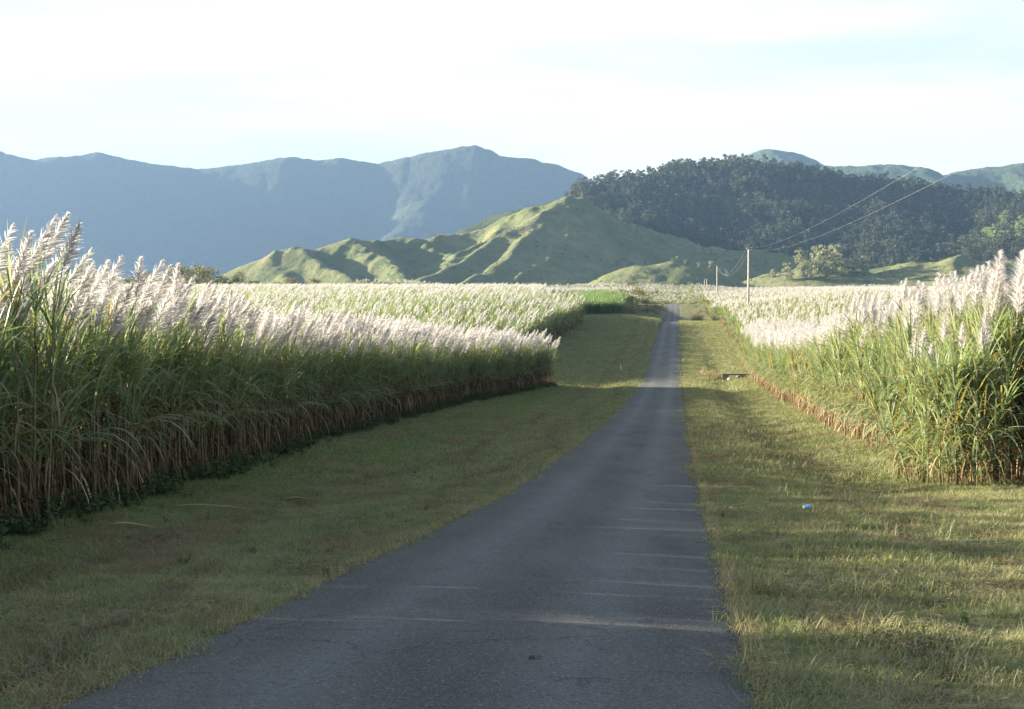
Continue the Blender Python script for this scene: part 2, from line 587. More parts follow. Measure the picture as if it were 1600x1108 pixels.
M_WEED = mat_foliage('weed_leaves', (0.035, 0.060, 0.020), (0.065, 0.092, 0.034))
M_POLE = mat_plain('weathered_timber', (0.34, 0.29, 0.23), 0.85, 0.15, 0.3, 3.0)
M_WIRE = mat_plain('aluminium_wire', (0.21, 0.205, 0.20), 0.45, 0.5, 0.05)
M_CERAMIC = mat_plain('insulator_glaze', (0.45, 0.40, 0.36), 0.25, 0.5, 0.1)
M_WHITE = mat_plain('white_paint', (0.55, 0.56, 0.56), 0.6, 0.3, 0.06)
M_CONCRETE = mat_plain('concrete', (0.17, 0.155, 0.135), 0.9, 0.15, 0.25, 4.0)

# ------------------------------------------------------------------ the lie of the land
ROAD_K, ROAD_0 = 0.1165, -1.45
HALF_W = 1.9
_ry = np.array([-20, 0, 7.75, 10.1, 13.4, 18.3, 24.1, 29.7, 45.6, 53, 65.7, 83, 99, 122, 136, 147, 169, 196, 231, 258, 272, 300, 330, 352, 400, 444, 460, 500, 560, 700, 900, 1400, 3000, 12000])
_rz = np.array([-0.1, -1.60, -2.19, -2.37, -2.61, -2.98, -3.42, -3.78, -4.52, -4.82, -5.31, -5.93, -6.28, -6.68, -6.80, -6.60, -6.08, -5.30, -4.14, -2.95, -2.75, -3.35, -3.55, -3.10, -0.85, 0.95, 1.05, -0.4, -0.6, 4.4, 9.0, 14, 26, 60])
_fy = np.arange(-40, 12000, 1.0)
_fz = np.interp(_fy, _ry, _rz)
_k = np.exp(-0.5 * (np.arange(-9, 10) / 3.0) ** 2); _k /= _k.sum()
_fz = np.convolve(np.pad(_fz, 9, 'edge'), _k, 'valid')
def z_road(y): return np.interp(y, _fy, _fz)
def x_road(y): return ROAD_0 + ROAD_K * y

_by = np.array([-20, 0, 20, 60, 120, 170, 220, 300, 400, 550, 900, 1500, 3000, 12000])
_bl = np.array([-0.1, -1.6, -3.2, -4.9, -5.0, -3.8, -2.4, -0.3, 1.5, 3.4, 8.2, 14, 26, 60])
_br = np.array([-0.1, -1.6, -3.1, -4.3, -4.2, -2.7, -1.1, 0.1, 1.6, 3.4, 8.2, 14, 26, 60])
def smooth_interp(y, py, pz):
    g = np.interp(_fy, py, pz)
    k = np.exp(-0.5 * (np.arange(-30, 31) / 12.0) ** 2); k /= k.sum()
    return np.interp(y, _fy, np.convolve(np.pad(g, 30, 'edge'), k, 'valid'))

BUMPS = [(*P(556, 452, 690)[:2], 52, 26, 4.6), (*P(1378, 446, 800)[:2], 30, 26, 2.0), (*P(960, 446, 860)[:2], 60, 60, 3.0), (21.0, 312.0, 9, 36, 3.8)]
def H(x, y, micro=True):
    x = np.asarray(x, float); y = np.asarray(y, float)
    t = x - x_road(y)
    zr = z_road(y)
    b = np.where(t < 0, smooth_interp(y, _by, _bl), smooth_interp(y, _by, _br))
    s = np.where(t < 0, sstep(6, 34, -t), sstep(7, 40, t))
    z = zr + s * (b - zr)
    z = z - 0.38 * np.exp(-((t - 5.6) / 1.3) ** 2) * sstep(22, 40, y) * (1 - sstep(150, 190, y))
    z = z - 0.14 * np.exp(-((t + 5.2) / 1.6) ** 2) * (1 - sstep(150, 190, y))
    for bx, by, sx, sy, h in BUMPS:
        z = z + h * np.exp(-((x - bx) / sx) ** 2 - ((y - by) / sy) ** 2)
    z = z + fbm(x / 60, y / 60, 5, 3) * 0.8 * sstep(60, 200, np.abs(t))
    if micro:
        off = sstep(HALF_W + 0.1, HALF_W + 1.2, np.abs(t))
        near = 1 - sstep(60, 160, y)
        z = z + off * near * (fbm(x / 0.9, y / 0.9, 11, 3) * 0.055 + fbm(x / 3.5, y / 3.5, 12, 2) * 0.07)
        z = z - (0.05 + 0.40 * sstep(50, 200, y)) * (1 - sstep(HALF_W - 0.25, HALF_W + 0.05, np.abs(t)))
    return z


def axis(fine, step, end, grow):
    a = list(np.arange(0, fine, step)); s = step
    while a[-1] < end:
        s *= grow; a.append(a[-1] + s)
    return np.array(a)
ay = axis(34, 0.28, 9000, 1.018) + 4.0
ay = np.concatenate([np.array([-14, -9, -5, -2, 0, 2]), ay])
ap = axis(12, 0.22, 9500, 1.06)
at_ = np.concatenate([-ap[:0:-1], ap])
TT, YY = np.meshgrid(at_, ay)
XX = x_road(YY) + TT
ground = grid_obj('ground', XX, YY, H(XX, YY), M_TURF)
tag(ground, 'mown green and straw coloured grass ground on both sides of the road', 'ground', kind='structure')

# road: one asphalt sheet with a slight crown, ragged edges and a thin edge face
ry = np.concatenate([np.arange(-14, 40, 0.12), np.arange(40, 120, 0.4), np.arange(120, 620, 1.5)])
lat = np.array([-1.02, -1.0, -0.93, -0.8, -0.55, -0.3, 0, 0.3, 0.55, 0.8, 0.93, 1.0, 1.02])
LT, RY = np.meshgrid(lat, ry)
edge_l = HALF_W + 0.05 * fbm(ry / 0.55, ry * 0 + 3.3, 21, 4) + 0.05 * fbm(ry / 4.0, ry * 0 + 1.3, 22, 2)
edge_r = HALF_W + 0.05 * fbm(ry / 0.55, ry * 0 + 7.3, 23, 4) + 0.06 * fbm(ry / 4.0, ry * 0 + 9.3, 24, 2)
WT = np.where(LT < 0, edge_l[:, None], edge_r[:, None]) * LT
RZ = z_road(RY) + 0.03 * (1 - LT ** 2) + 0.004 + fbm(WT / 1.5, RY / 3.0, 31, 3) * 0.008
RZ = np.where(np.abs(LT) > 1.01, RZ - 0.07, RZ)
road = grid_obj('road', x_road(RY) + WT, RY, RZ, M_ASPHALT)
tag(road, 'narrow straight grey asphalt road dipping and rising between the cane fields', 'road', kind='structure')


# ------------------------------------------------------------------ hills and ranges
def ridge_height(X, Y, ridges):
    """upper envelope of ridges; each is (points[n,3], slope, round)"""
    out = np.full(X.shape, -1e9)
    for pts, slope, w in ridges:
        pts = np.asarray(pts)
        best = np.full(X.shape, -1e9)
        for a, b in zip(pts[:-1], pts[1:]):
            dx, dy = b[0] - a[0], b[1] - a[1]
            t = np.clip(((X - a[0]) * dx + (Y - a[1]) * dy) / (dx * dx + dy * dy + 1e-9), 0, 1)
            dist = np.hypot(X - a[0] - t * dx, Y - a[1] - t * dy)
            z = a[2] + t * (b[2] - a[2]) - slope * (np.sqrt(dist ** 2 + w * w) - w)
            best = np.maximum(best, z)
        k = 5.0                                          # soft maximum, so that valleys round off
        m = np.maximum(out, best)
        out = m + k * np.log1p(np.exp(-np.abs(out - best) / k)) * (np.minimum(out, best) > -1e8)
    return out


def rpts(lst):
    return np.array([P(u, v, d) for u, v, d in lst])


def box_blur(Z, n):
    for _ in range(n):
        Zp = np.pad(Z, 1, 'edge')
        Z = (Zp[:-2, 1:-1] + Zp[2:, 1:-1] + Zp[1:-1, :-2] + Zp[1:-1, 2:] + 4 * Zp[1:-1, 1:-1]) / 8
    return Z


grass_ridges = [
    (rpts([(290, 455, 1330), (340, 436, 1340), (400, 411, 1350), (435, 396, 1350), (465, 388, 1355), (495, 393, 1365), (545, 378, 1380), (600, 379, 1400), (650, 374, 1420), (700, 367, 1430), (755, 359, 1440), (800, 340, 1450), (835, 322, 1450), (870, 314, 1455), (905, 315, 1470), (945, 333, 1510), (1010, 358, 1560)]), 0.85, 13),
    (rpts([(885, 314, 1455), (835, 340, 1410), (790, 368, 1365), (735, 402, 1310), (690, 424, 1260), (640, 449, 1200)]), 0.9, 5),
    (rpts([(862, 333, 1430), (850, 355, 1390), (815, 385, 1340), (775, 412, 1290), (720, 442, 1220)]), 0.9, 5),
    (rpts([(885, 318, 1450), (895, 345, 1415), (885, 368, 1370), (855, 400, 1320), (815, 435, 1260), (790, 452, 1220)]), 0.9, 5),
    (rpts([(940, 340, 1470), (960, 375, 1420), (950, 398, 1370), (915, 425, 1310), (880, 448, 1250)]), 0.9, 4),
    (rpts([(905, 322, 1460), (925, 350, 1430), (925, 380, 1385), (890, 412, 1325), (850, 445, 1250)]), 0.85, 5),
    (rpts([(800, 342, 1450), (785, 360, 1410), (740, 385, 1370), (700, 405, 1330)]), 0.9, 4),
    (rpts([(960, 345, 1500), (985, 370, 1440), (985, 395, 1380), (965, 420, 1320), (940, 447, 1250)]), 0.85, 5),
    (rpts([(905, 318, 1465), (915, 352, 1420), (905, 385, 1370), (870, 420, 1310), (840, 446, 1260)]), 0.9, 5),
    (rpts([(850, 340, 1430), (828, 372, 1375), (800, 398, 1325), (765, 432, 1250)]), 0.85, 4),
    (rpts([(872, 345, 1425), (862, 378, 1375), (835, 405, 1325), (808, 430, 1270)]), 0.85, 4),
    (rpts([(930, 345, 1475), (945, 372, 1430), (935, 400, 1375), (905, 430, 1300)]), 0.85, 4),
    (rpts([(405, 411, 1350), (440, 430, 1310), (470, 450, 1260)]), 0.7, 6),
    (rpts([(465, 388, 1355), (505, 410, 1320), (540, 430, 1280), (570, 450, 1240)]), 0.75, 6),
    (rpts([(545, 378, 1380), (590, 395, 1340), (625, 420, 1290), (650, 448, 1230)]), 0.75, 6),
    (rpts([(640, 374, 1420), (690, 392, 1380), (715, 412, 1340), (700, 440, 1270)]), 0.75, 5),
    (rpts([(1010, 362, 1560), (1100, 386, 1500), (1190, 394, 1470), (1260, 408, 1440), (1330, 430, 1400)]), 0.35, 20),
    (rpts([(1020, 375, 1500), (1010, 395, 1420), (1000, 420, 1330), (960, 447, 1240)]), 0.75, 5),
    (rpts([(1085, 420, 1200), (1040, 408, 1190), (1005, 414, 1180), (960, 445, 1130)]), 0.42, 10),
    (rpts([(1225, 425, 1260), (1280, 412, 1250), (1340, 424, 1250), (1420, 440, 1240)]), 0.35, 14),
    (rpts([(1400, 418, 1240), (1445, 408, 1230), (1490, 402, 1220), (1530, 408, 1225), (1600, 405, 1250), (1700, 400, 1300)]), 0.40, 14),
]
gx = np.linspace(-420, 620, 520)
gy = np.linspace(960, 1640, 340)
GX, GY = np.meshgrid(gx, gy)
wx, wy = fbm(GX / 70, GY / 70, 41, 3) * 9, fbm(GX / 70, GY / 70, 42, 3) * 9
GZ = ridge_height(GX + wx, GY + wy, grass_ridges)
GZ = np.maximum(GZ, -20)
hgt = np.clip((GZ - 8) / 40, 0, 1)
GZ = GZ + hgt * (ridged(GX / 75, GY / 75, 43, 4, 0.5) - 0.62) * 4.5 + hgt * fbm(GX / 18, GY / 18, 44, 3) * 1.6
GZ = GZ + hgt * (ridged((GX - 0.45 * GY) / 42, (GY + 0.45 * GX) / 170, 45, 3, 0.45) - 0.62) * 4.5
grass_hills = grid_obj('hills', GX, GY, GZ, M_HILL)
tag(grass_hills, 'bare grassy hill with sunlit spurs and shaded gullies beyond the cane', 'hill', kind='structure')
def grid_sampler(xs, ys, Z):
    def f(x, y):
        i = np.clip(np.searchsorted(xs, x) - 1, 0, len(xs) - 2); j = np.clip(np.searchsorted(ys, y) - 1, 0, len(ys) - 2)
        fx = np.clip((x - xs[i]) / (xs[i + 1] - xs[i]), 0, 1); fy = np.clip((y - ys[j]) / (ys[j + 1] - ys[j]), 0, 1)
        return (Z[j, i] * (1 - fx) + Z[j, i + 1] * fx) * (1 - fy) + (Z[j + 1, i] * (1 - fx) + Z[j + 1, i + 1] * fx) * fy
    return f
z_grass_hill = grid_sampler(gx, gy, GZ)

wood_crest = [(850, 345, 1700), (890, 305, 1720), (950, 293, 1760), (1010, 284, 1800), (1060, 271, 1840), (1120, 263, 1860), (1180, 268, 1870), (1250, 276, 1880), (1330, 291, 1880), (1400, 296, 1860), (1480, 306, 1850), (1560, 314, 1840), (1700, 322, 1830)]
wood_ridges = [
    (rpts(wood_crest), 0.46, 30),
    (rpts([(1060, 272, 1840), (1010, 320, 1700), (985, 350, 1600)]), 0.45, 25),
    (rpts([(1180, 269, 1870), (1190, 330, 1700), (1180, 385, 1560)]), 0.42, 25),
    (rpts([(1330, 293, 1880), (1370, 340, 1700), (1370, 395, 1520)]), 0.42, 25),
    (rpts([(1560, 316, 1840), (1580, 350, 1650), (1560, 385, 1500)]), 0.42, 25),
]
fx_ = np.linspace(-160, 860, 250)
fy_ = np.linspace(1380, 2250, 200)
FX, FY = np.meshgrid(fx_, fy_)
FZ = np.maximum(ridge_height(FX + fbm(FX / 90, FY / 90, 51, 3) * 14, FY, wood_ridges), -20)
FZ = FZ + (ridged(FX / 120, FY / 120, 52, 3) - 0.6) * 14 * np.clip((FZ - 20) / 60, 0, 1) * np.clip(np.abs(FY - 1850) / 150, 0.1, 1)
M_FLOOR = mat_forest_floor('forest_floor', (0.020, 0.028, 0.014), (0.040, 0.050, 0.024), 0.12)
wood_hill = grid_obj('hills', FX, FY, FZ, M_FLOOR)
tag(wood_hill, 'broad hill under dark forest behind the grassy spurs', 'hill', kind='structure')
z_wood_hill = grid_sampler(fx_, fy_, FZ)


def far_range(name, crest, slope, x0, x1, y0, y1, nx, ny, mat, seed, rough, label, spurs=()):
    xs, ys = np.linspace(x0, x1, nx), np.linspace(y0, y1, ny)
    X, Y = np.meshgrid(xs, ys)
    rp = rpts(crest)
    Z = ridge_height(X, Y, [(rp, slope, 40)] + [(rpts(s), slope * 0.8, 60) for s in spurs])
    yc = np.interp(X, rp[:, 0], rp[:, 1])
    away = np.clip(np.abs(Y - yc) / 350, 0.0, 1)
    Z = Z + (ridged(X / 420, Y / 700, seed, 4, 0.45) - 0.62) * rough * away + fbm(X / 60, Y / 60, seed + 3, 3) * 5 + fbm(X / 22, Y / 22, seed + 5, 2) * 3.5
    o = grid_obj(name, X, Y, np.maximum(Z, -30), mat)
    return tag(o, label, 'mountain', kind='structure')


M_RANGE = mat_forest_floor('range_forest', (0.020, 0.031, 0.018), (0.036, 0.046, 0.024), 0.035)
far_range('mountains', [(-420, 236, 4800), (-200, 240, 4800), (-80, 228, 4800), (0, 237, 4800), (50, 251, 4820), (75, 246, 4820), (110, 245, 4820), (155, 238, 4840), (195, 248, 4840), (235, 255, 4860), (310, 265, 4860), (360, 259, 4860), (410, 252, 4860), (450, 245, 4860), (500, 251, 4850), (530, 247, 4850), (590, 256, 4840), (640, 245, 4830), (700, 233, 4820), (742, 227, 4820), (760, 234, 4820), (780, 245, 4820), (830, 249, 4800), (870, 258, 4780), (900, 270, 4760), (935, 288, 4740), (980, 320, 4700), (1060, 380, 4650)],
          1.1, -2900, 700, 3300, 5300, 420, 240, M_RANGE, 61, 40, 'long blue hazy mountain range on the left horizon',
          spurs=[[(640, 254, 4830), (662, 312, 4620), (600, 372, 4380), (540, 430, 4150)]])
M_RANGE2 = mat_forest_floor('far_peak_forest', (0.026, 0.046, 0.024), (0.060, 0.084, 0.042), 0.035)
far_range('mountains', [(1020, 330, 4200), (1100, 268, 4250), (1150, 247, 4300), (1200, 233, 4300), (1235, 239, 4300), (1290, 259, 4260), (1330, 268, 4200), (1400, 300, 4100)],
          0.6, 350, 1300, 3300, 4700, 150, 160, M_RANGE2, 71, 110, 'pointed teal peak rising behind the wooded hill')
far_range('mountains', [(1230, 300, 3600), (1290, 262, 3650), (1320, 259, 3650), (1350, 260, 3640), (1400, 256, 3640), (1430, 261, 3620), (1470, 275, 3600), (1500, 268, 3620), (1530, 263, 3640), (1570, 260, 3640), (1600, 254, 3650), (1660, 246, 3650), (1800, 262, 3650), (2000, 240, 3650)],
          0.6, 500, 2100, 2700, 4100, 220, 160, M_RANGE2, 81, 110, 'green far range on the right horizon behind the wooded hill')


# ------------------------------------------------------------------ sugar cane
def rot_about(v, axis_, a):
    return v * math.cos(a) + np.cross(axis_, v) * math.sin(a) + axis_ * np.dot(axis_, v) * (1 - math.cos(a))


def arc_leaf(buf, p0, az, el, length, width, droop, mi, seg=6, wind=(0, 0), rnd=None):
    d = np.array([math.cos(az) * math.cos(el), math.sin(az) * math.cos(el), math.sin(el)])
    pts, p = [np.array(p0, float)], np.array(p0, float)
    step = length / seg
    for i in range(seg):
        k = (i + 1) / seg
        d = d + np.array([wind[0], wind[1], 0]) * 0.06 + np.array([0, 0, -droop * (0.25 + k) / seg])
        d = d / np.linalg.norm(d)
        p = p + d * step
        pts.append(p.copy())
    side = np.array([-math.sin(az), math.cos(az), 0.0])
    tw = random.uniform(-0.5, 0.5)
    side = side * math.cos(tw) + np.array([0, 0, 1]) * math.sin(tw)
    prof = np.array([0.75, 1.0, 0.95, 0.8, 0.6, 0.36, 0.05]) if seg == 6 else np.interp(np.linspace(0, 1, seg + 1), [0, 0.2, 0.6, 1], [0.75, 1, 0.75, 0.05])
    buf.strip(pts, width * prof, side, mi, rnd)


def make_plume(buf, base, length, lean, mi, n=95, wide=1.0, seg=3):
    """feathery seed head: a leaning axis with many drooping silky side strands"""
    ax = np.array([lean[0], lean[1], 1.0]); ax /= np.linalg.norm(ax)
    sidev = np.array([1.0, 0, 0]) if abs(ax[0]) < 0.9 else np.array([0, 1.0, 0])
    wind = np.array([lean[0], lean[1], 0.0]) * 0.9
    rach = [np.array(base) + ax * length * t + np.array([lean[0], lean[1], -0.15]) * (0.10 * length * t * t) for t in np.linspace(0, 1, 5)]
    buf.tube(rach, [0.006, 0.006, 0.005, 0.004, 0.002], 3, mi, 0.2, cap=False)
    for i in range(n):
        t = (i + random.random()) / n
        q = t * 4; j = min(int(q), 3); p = rach[j] + (rach[j + 1] - rach[j]) * (q - j)
        env = (min(1, t / 0.16 + 0.35) * (1 - t) ** 0.75 + 0.10)
        L = length * 0.33 * env * random.uniform(0.75, 1.2)
        az = random.uniform(0, 2 * math.pi)
        out = np.array([math.cos(az), math.sin(az), 0])
        d = ax * 1.05 + out * random.uniform(0.5, 0.85) + wind * 0.25
        d /= np.linalg.norm(d)
        pts, pp = [p], p.copy()
        for s_ in range(seg):
            d = d + wind * 0.30 + np.array([0, 0, -0.42]) / seg * 1.5
            d /= np.linalg.norm(d)
            pp = pp + d * (L / seg) * 1.15
            pts.append(pp.copy())
        sd = np.cross(d, (random.gauss(0, 1), random.gauss(0, 1), random.gauss(0, 1))); sd /= np.linalg.norm(sd) + 1e-9
        w = 0.0105 * wide * random.uniform(0.7, 1.3)
        buf.strip(pts, np.interp(np.linspace(0, 1, seg + 1), [0, 0.35, 1], [0.5 * w, w, 0.12 * w]), sd, mi)


def cane_parts(seed, lean=(0.42, -0.05), n_stalk=3, plumes=3, top=2.55, leaf_n=13, dry_n=9, low=False, tmin=0.68, plume_n=250, wide=1.0, lw=0.038, seg=6):
    """one stool of cane -> dict of Bufs: stalks, foliage, dry leaves, plumes"""
    random.seed(seed)
    out = {'stalk': [], 'foliage': Buf(), 'dry_leaves': Buf(), 'plume': []}
    for s in range(n_stalk):
        a = 2 * math.pi * s / n_stalk + random.uniform(-0.6, 0.6)
        r = random.uniform(0.06, 0.24)
        b = np.array([math.cos(a) * r, math.sin(a) * r, -0.08])
        h = top * random.uniform(0.80, 0.93)
        wonk = 3.4 if random.random() < 0.10 else 1.0
        tip = b + np.array([random.gauss(0, 0.13 * wonk) + 0.05 * lean[0], random.gauss(0, 0.13 * wonk), h * (1.0 if wonk == 1.0 else 0.9)])
        mid = (b + tip) / 2 + np.array([random.gauss(0, 0.05), random.gauss(0, 0.05), 0])
        def at(t):
            return (1 - t) ** 2 * b + 2 * t * (1 - t) * mid + t * t * tip
        st = Buf(); st.tube([at(t) for t in np.linspace(0, 1, 5)], [0.016, 0.016, 0.015, 0.013, 0.010], 5, 0)
        out['stalk'].append(st)
        for i in range(leaf_n):
            t = 1.0 - (0.88 if low else tmin) * random.random() ** 1.35
            az = random.uniform(0, 2 * math.pi)
            el = R(random.uniform(50, 84)) if t > 0.55 else R(random.uniform(30, 70))
            arc_leaf(out['foliage'], at(t), az, el, random.uniform(0.85, 1.45), lw * random.uniform(0.8, 1.25), random.uniform(1.1, 3.0), 0, seg, lean)
        for i in range(7):
            az = random.uniform(0, 2 * math.pi)
            arc_leaf(out['foliage'], at(random.uniform(0.85, 1.0)), az, R(random.uniform(62, 86)), random.uniform(0.9, 1.4), lw * 0.9, random.uniform(0.3, 1.6), 0, seg, lean)
        for i in range(dry_n):
            t = random.uniform(0.10, 0.86)
            az = random.uniform(0, 2 * math.pi)
            arc_leaf(out['dry_leaves'], at(t), az, R(random.uniform(-80, 45)), random.uniform(0.35, 1.1), lw * 0.75 * random.uniform(0.7, 1.2), random.uniform(2.5, 5.5), 0, max(4, seg - 1), (0, 0))
        if s < plumes:
            pl = Buf()
            q = np.array([lean[0] * 0.55 + random.gauss(0, 0.06), lean[1] * 0.5 + random.gauss(0, 0.06), 1.0])
            stem = random.uniform(0.55, 1.05)
            p0 = at(1.0); p1 = p0 + q * stem
            pl.tube([p0, (p0 + p1) / 2 + np.array([0.01, 0, 0]), p1], [0.009, 0.007, 0.006], 4, 1, 0.5, cap=False)
            make_plume(pl, p1 - q * 0.05, random.uniform(0.50, 0.86), (lean[0] * random.uniform(0.8, 1.3) + random.gauss(0, 0.05), lean[1] + random.gauss(0, 0.10)), 0, plume_n, wide)
            out['plume'].append(pl)
    return out


CANE_MATS = [M_LEAF, M_DRY, M_STALK, M_PLUME]
def cane_template(*a, **k):
    """the same stool as one Buf, for the mass of the field (material order CANE_MATS)"""
    d = cane_parts(*a, **k)
    o = Buf()
    def put(b, mi):
        b.m = [mi if not isinstance(mi, dict) else mi[q] for q in b.m]; o.merge(b)
    put(d['foliage'], 0); put(d['dry_leaves'], 1)
    for b in d['stalk']: put(b, 2)
    for b in d['plume']: put(b, {0: 3, 1: 2})
    return o


LEAN_L, LEAN_R = (0.44, -0.04), (0.10, -0.02)
xl_y = np.array([0, 10, 18, 28, 40, 50, 65, 83, 95, 108, 119])
xl_x = np.array([-6.5, -6.6, -6.9, -7.1, -7.2, -6.9, -5.7, -4.0, -1.6, 0.9, 3.5])
def x_left_edge(y): return np.interp(y, xl_y, xl_x) + 0.35 * fbm(np.asarray(y) / 3.0, np.asarray(y) * 0 + 2.2, 91, 2)
def x_right_edge(y): return x_road(y) + np.interp(y, [0, 30, 40, 50, 83, 120, 155, 200, 240, 300, 450], [8.3, 8.1, 7.9, 7.9, 8.4, 8.5, 9.0, 9.0, 9.2, 9.0, 9.0]) + 0.5 * fbm(np.asarray(y) / 4.0, np.asarray(y) * 0 + 5.2, 92, 2)

SH = np.array([SUN_DIR.x, SUN_DIR.y]); SH /= np.linalg.norm(SH)
def in_lane(x, y, hits, width):
    """gaps in the crop that let a blade of low sun reach the road at the given points"""
    bad = np.zeros(len(x), bool)
    for (hx, hy) in hits:
        along = (x - hx) * SH[0] + (y - hy) * SH[1]
        off = np.abs((x - hx) * SH[1] - (y - hy) * SH[0])
        bad |= (along > 0) & (off < width)
    return bad


def jitter_grid(x0, x1, y0, y1, step, jit=0.45):
    gx_, gy_ = np.meshgrid(np.arange(x0, x1, step), np.arange(y0, y1, step))
    n = gx_.size
    return gx_.ravel() + RNG.uniform(-jit, jit, n) * step, gy_.ravel() + RNG.uniform(-jit, jit, n) * step


# near edges: the rows one can tell apart, as single stools
def edge_rows(edge, y0, y1, side, rows, step):
    out = []
    for r in range(rows):
        y = y0 + (0.0 if r % 2 == 0 else step / 2)
        while y < y1:
            yy = y + random.uniform(-0.12, 0.12)
            out.append((float(edge(yy)) + side * (0.15 + 0.62 * r + random.uniform(-0.12, 0.12)), yy, r))
            y += step
    return out
random.seed(3)
rows_l = edge_rows(x_left_edge, 4.0, 119.0, -1, 4, 0.50)
rows_r = edge_rows(x_right_edge, 31.0, 119.0, 1, 4, 0.55)
# the near end of the right field turns away to the right
for r in range(4):
    x = float(x_right_edge(31.0)) + 0.3
    while x < 21:
        rows_r.append((x + random.uniform(-0.1, 0.1), 30.6 + 0.62 * r + random.uniform(-0.12, 0.12), r)); x += 0.55
LANES = [(0.6, 10.9)]
def seen(x, y): return y > 3 and abs(x / y) < 0.385
cand = sorted([(math.hypot(x, y), 0, x, y, r) for x, y, r in rows_l if seen(x, y) and r < 2] + [(math.hypot(x, y), 1, x, y, r) for x, y, r in rows_r if seen(x, y) and r < 2])[:296]
single = set((c[2], c[3]) for c in cand)

def build_stool(seed, lean, name='sugar_cane', **k):
    d = cane_parts(seed, lean, **k)
    root = empty(name, (0, 0, 0))
    for b in d['stalk']: b.build('stalk', [M_STALK], root, True)
    d['foliage'].build('foliage', [M_LEAF], root, True)
    if d['dry_leaves'].v: d['dry_leaves'].build('dry_leaves', [M_DRY], root, True)
    for b in d['plume']: b.build('plume', [M_PLUME, M_STALK], root, True)
    return root
protos = {0: [build_stool(100 + i, LEAN_L, plumes=[2, 1, 2, 1, 2, 1][i], tmin=0.60, dry_n=11) for i in range(6)],
          1: [build_stool(200 + i, LEAN_R, plumes=[2, 1, 2, 1, 2, 1][i], leaf_n=26, low=i % 3 == 0, dry_n=12) for i in range(6)]}
used = set()
random.seed(11)
TXT = {
    (0, 0): ('plumed sugar cane in the shaded front row of the field left of the road', 'front row of cane left of the road'),
    (0, 1): ('plumed sugar cane just behind the shaded front row left of the road', 'second row of cane left of the road'),
    (1, 0): ('sunlit plumed sugar cane in the front row of the field right of the road', 'front row of cane right of the road'),
    (1, 1): ('sunlit plumed sugar cane just behind the front row right of the road', 'second row of cane right of the road'),
}
def height_scale(side, x, y):
    s = 1.0 + 0.10 * fbm(np.array([x / 5.0]), np.array([y / 5.0]), 95, 2)[0]
    return s * (np.interp(y, [15, 30, 60, 120], [1.06, 1.14, 1.2, 1.12]) if side == 0 else np.interp(y, [30, 60, 120], [1.34, 1.28, 1.15]))
for k, (dist, side, x, y, r) in enumerate(cand):
    vi = random.randrange(6)
    pr = protos[side][vi]
    if (side, vi) not in used:
        used.add((side, vi)); o = pr
    else:
        o = copy_tree(pr)
    s = height_scale(side, x, y) * random.uniform(0.9, 1.1)
    if side == 0 and in_lane(np.array([x]), np.array([y]), LANES, 0.32)[0]: s *= 0.72
    o.location = (x, y, float(H(x, y)) - 0.02)
    o.rotation_euler = (random.uniform(-0.05, 0.05), random.uniform(-0.05, 0.05), random.uniform(-0.5, 0.5))
    o.scale = (s, s, s)
    tag(o, TXT[(side, r)][0], 'sugar cane', TXT[(side, r)][1])

# single stools that stand out
x, y = P(22, 800, 19.2)[:2]
o = build_stool(301, LEAN_L, plumes=3, top=2.9); o.location = (x, y + 0.6, float(H(x, y + 0.6))); o.scale = (1.2,) * 3
tag(o, 'tallest sugar cane with the highest white plumes, at the far left of the field', 'sugar cane')
for (u, d, sd, lab) in ((1462, 31.0, 302, 'leafy green cane clump drooping onto the grass at the near corner of the right field'),
                        (1505, 29.9, 303, 'broad fountain of cane leaves at the corner of right field'),
                        (1432, 32.8, 304, 'bushy cane clump left of the corner fountain, leaves hanging down'),
                        (1484, 30.2, 305, 'cane clump between the two leafy clumps at the right corner, arching low over the grass'),
                        (1415, 34.6, 306, 'green arching cane clump beyond the corner clumps, beside the brown cane foot'),
                        (1530, 29.6, 307, 'arching cane clump right of the corner fountain, in front of the brown stalks')):
    px, py = (u - CU) / FPX * d, d
    o = build_stool(sd, (0.0, -0.15), n_stalk=6, plumes=2 if sd < 303 else 1, top=2.5, leaf_n=44, dry_n=3, low=True, lw=0.040)
    o.location = (px, py, float(H(px, py))); o.scale = (1.02,) * 3
    tag(o, lab, 'sugar cane')

# the mass of the fields: one object each
tL = [cane_template(400 + i, LEAN_L, tmin=0.60, dry_n=11, plumes=[1, 2, 1, 2, 1, 0][i], plume_n=110, wide=1.5) for i in range(6)]
tR = [cane_template(420 + i, LEAN_R, plumes=[2, 1, 1, 2, 2, 1][i], leaf_n=20, plume_n=110, wide=1.5) for i in range(6)]
def lite(seed, lean, pl, **k):
    return cane_template(seed, lean, plumes=pl, leaf_n=8, dry_n=5, plume_n=34, wide=3.6, lw=0.07, seg=4, **k)
tLf = [lite(440 + i, LEAN_L, [1, 0, 1, 1, 0][i]) for i in range(5)]
tRf = [lite(450 + i, LEAN_R, [1, 0, 2, 1, 1][i]) for i in range(5)]
tW = [lite(460 + i, (0.2, 0), [2, 0, 3, 1][i]) for i in range(4)]
tG = [cane_template(470 + i, (0.1, 0), plumes=0, leaf_n=16, dry_n=2, top=1.6, lw=0.06, seg=4) for i in range(3)]

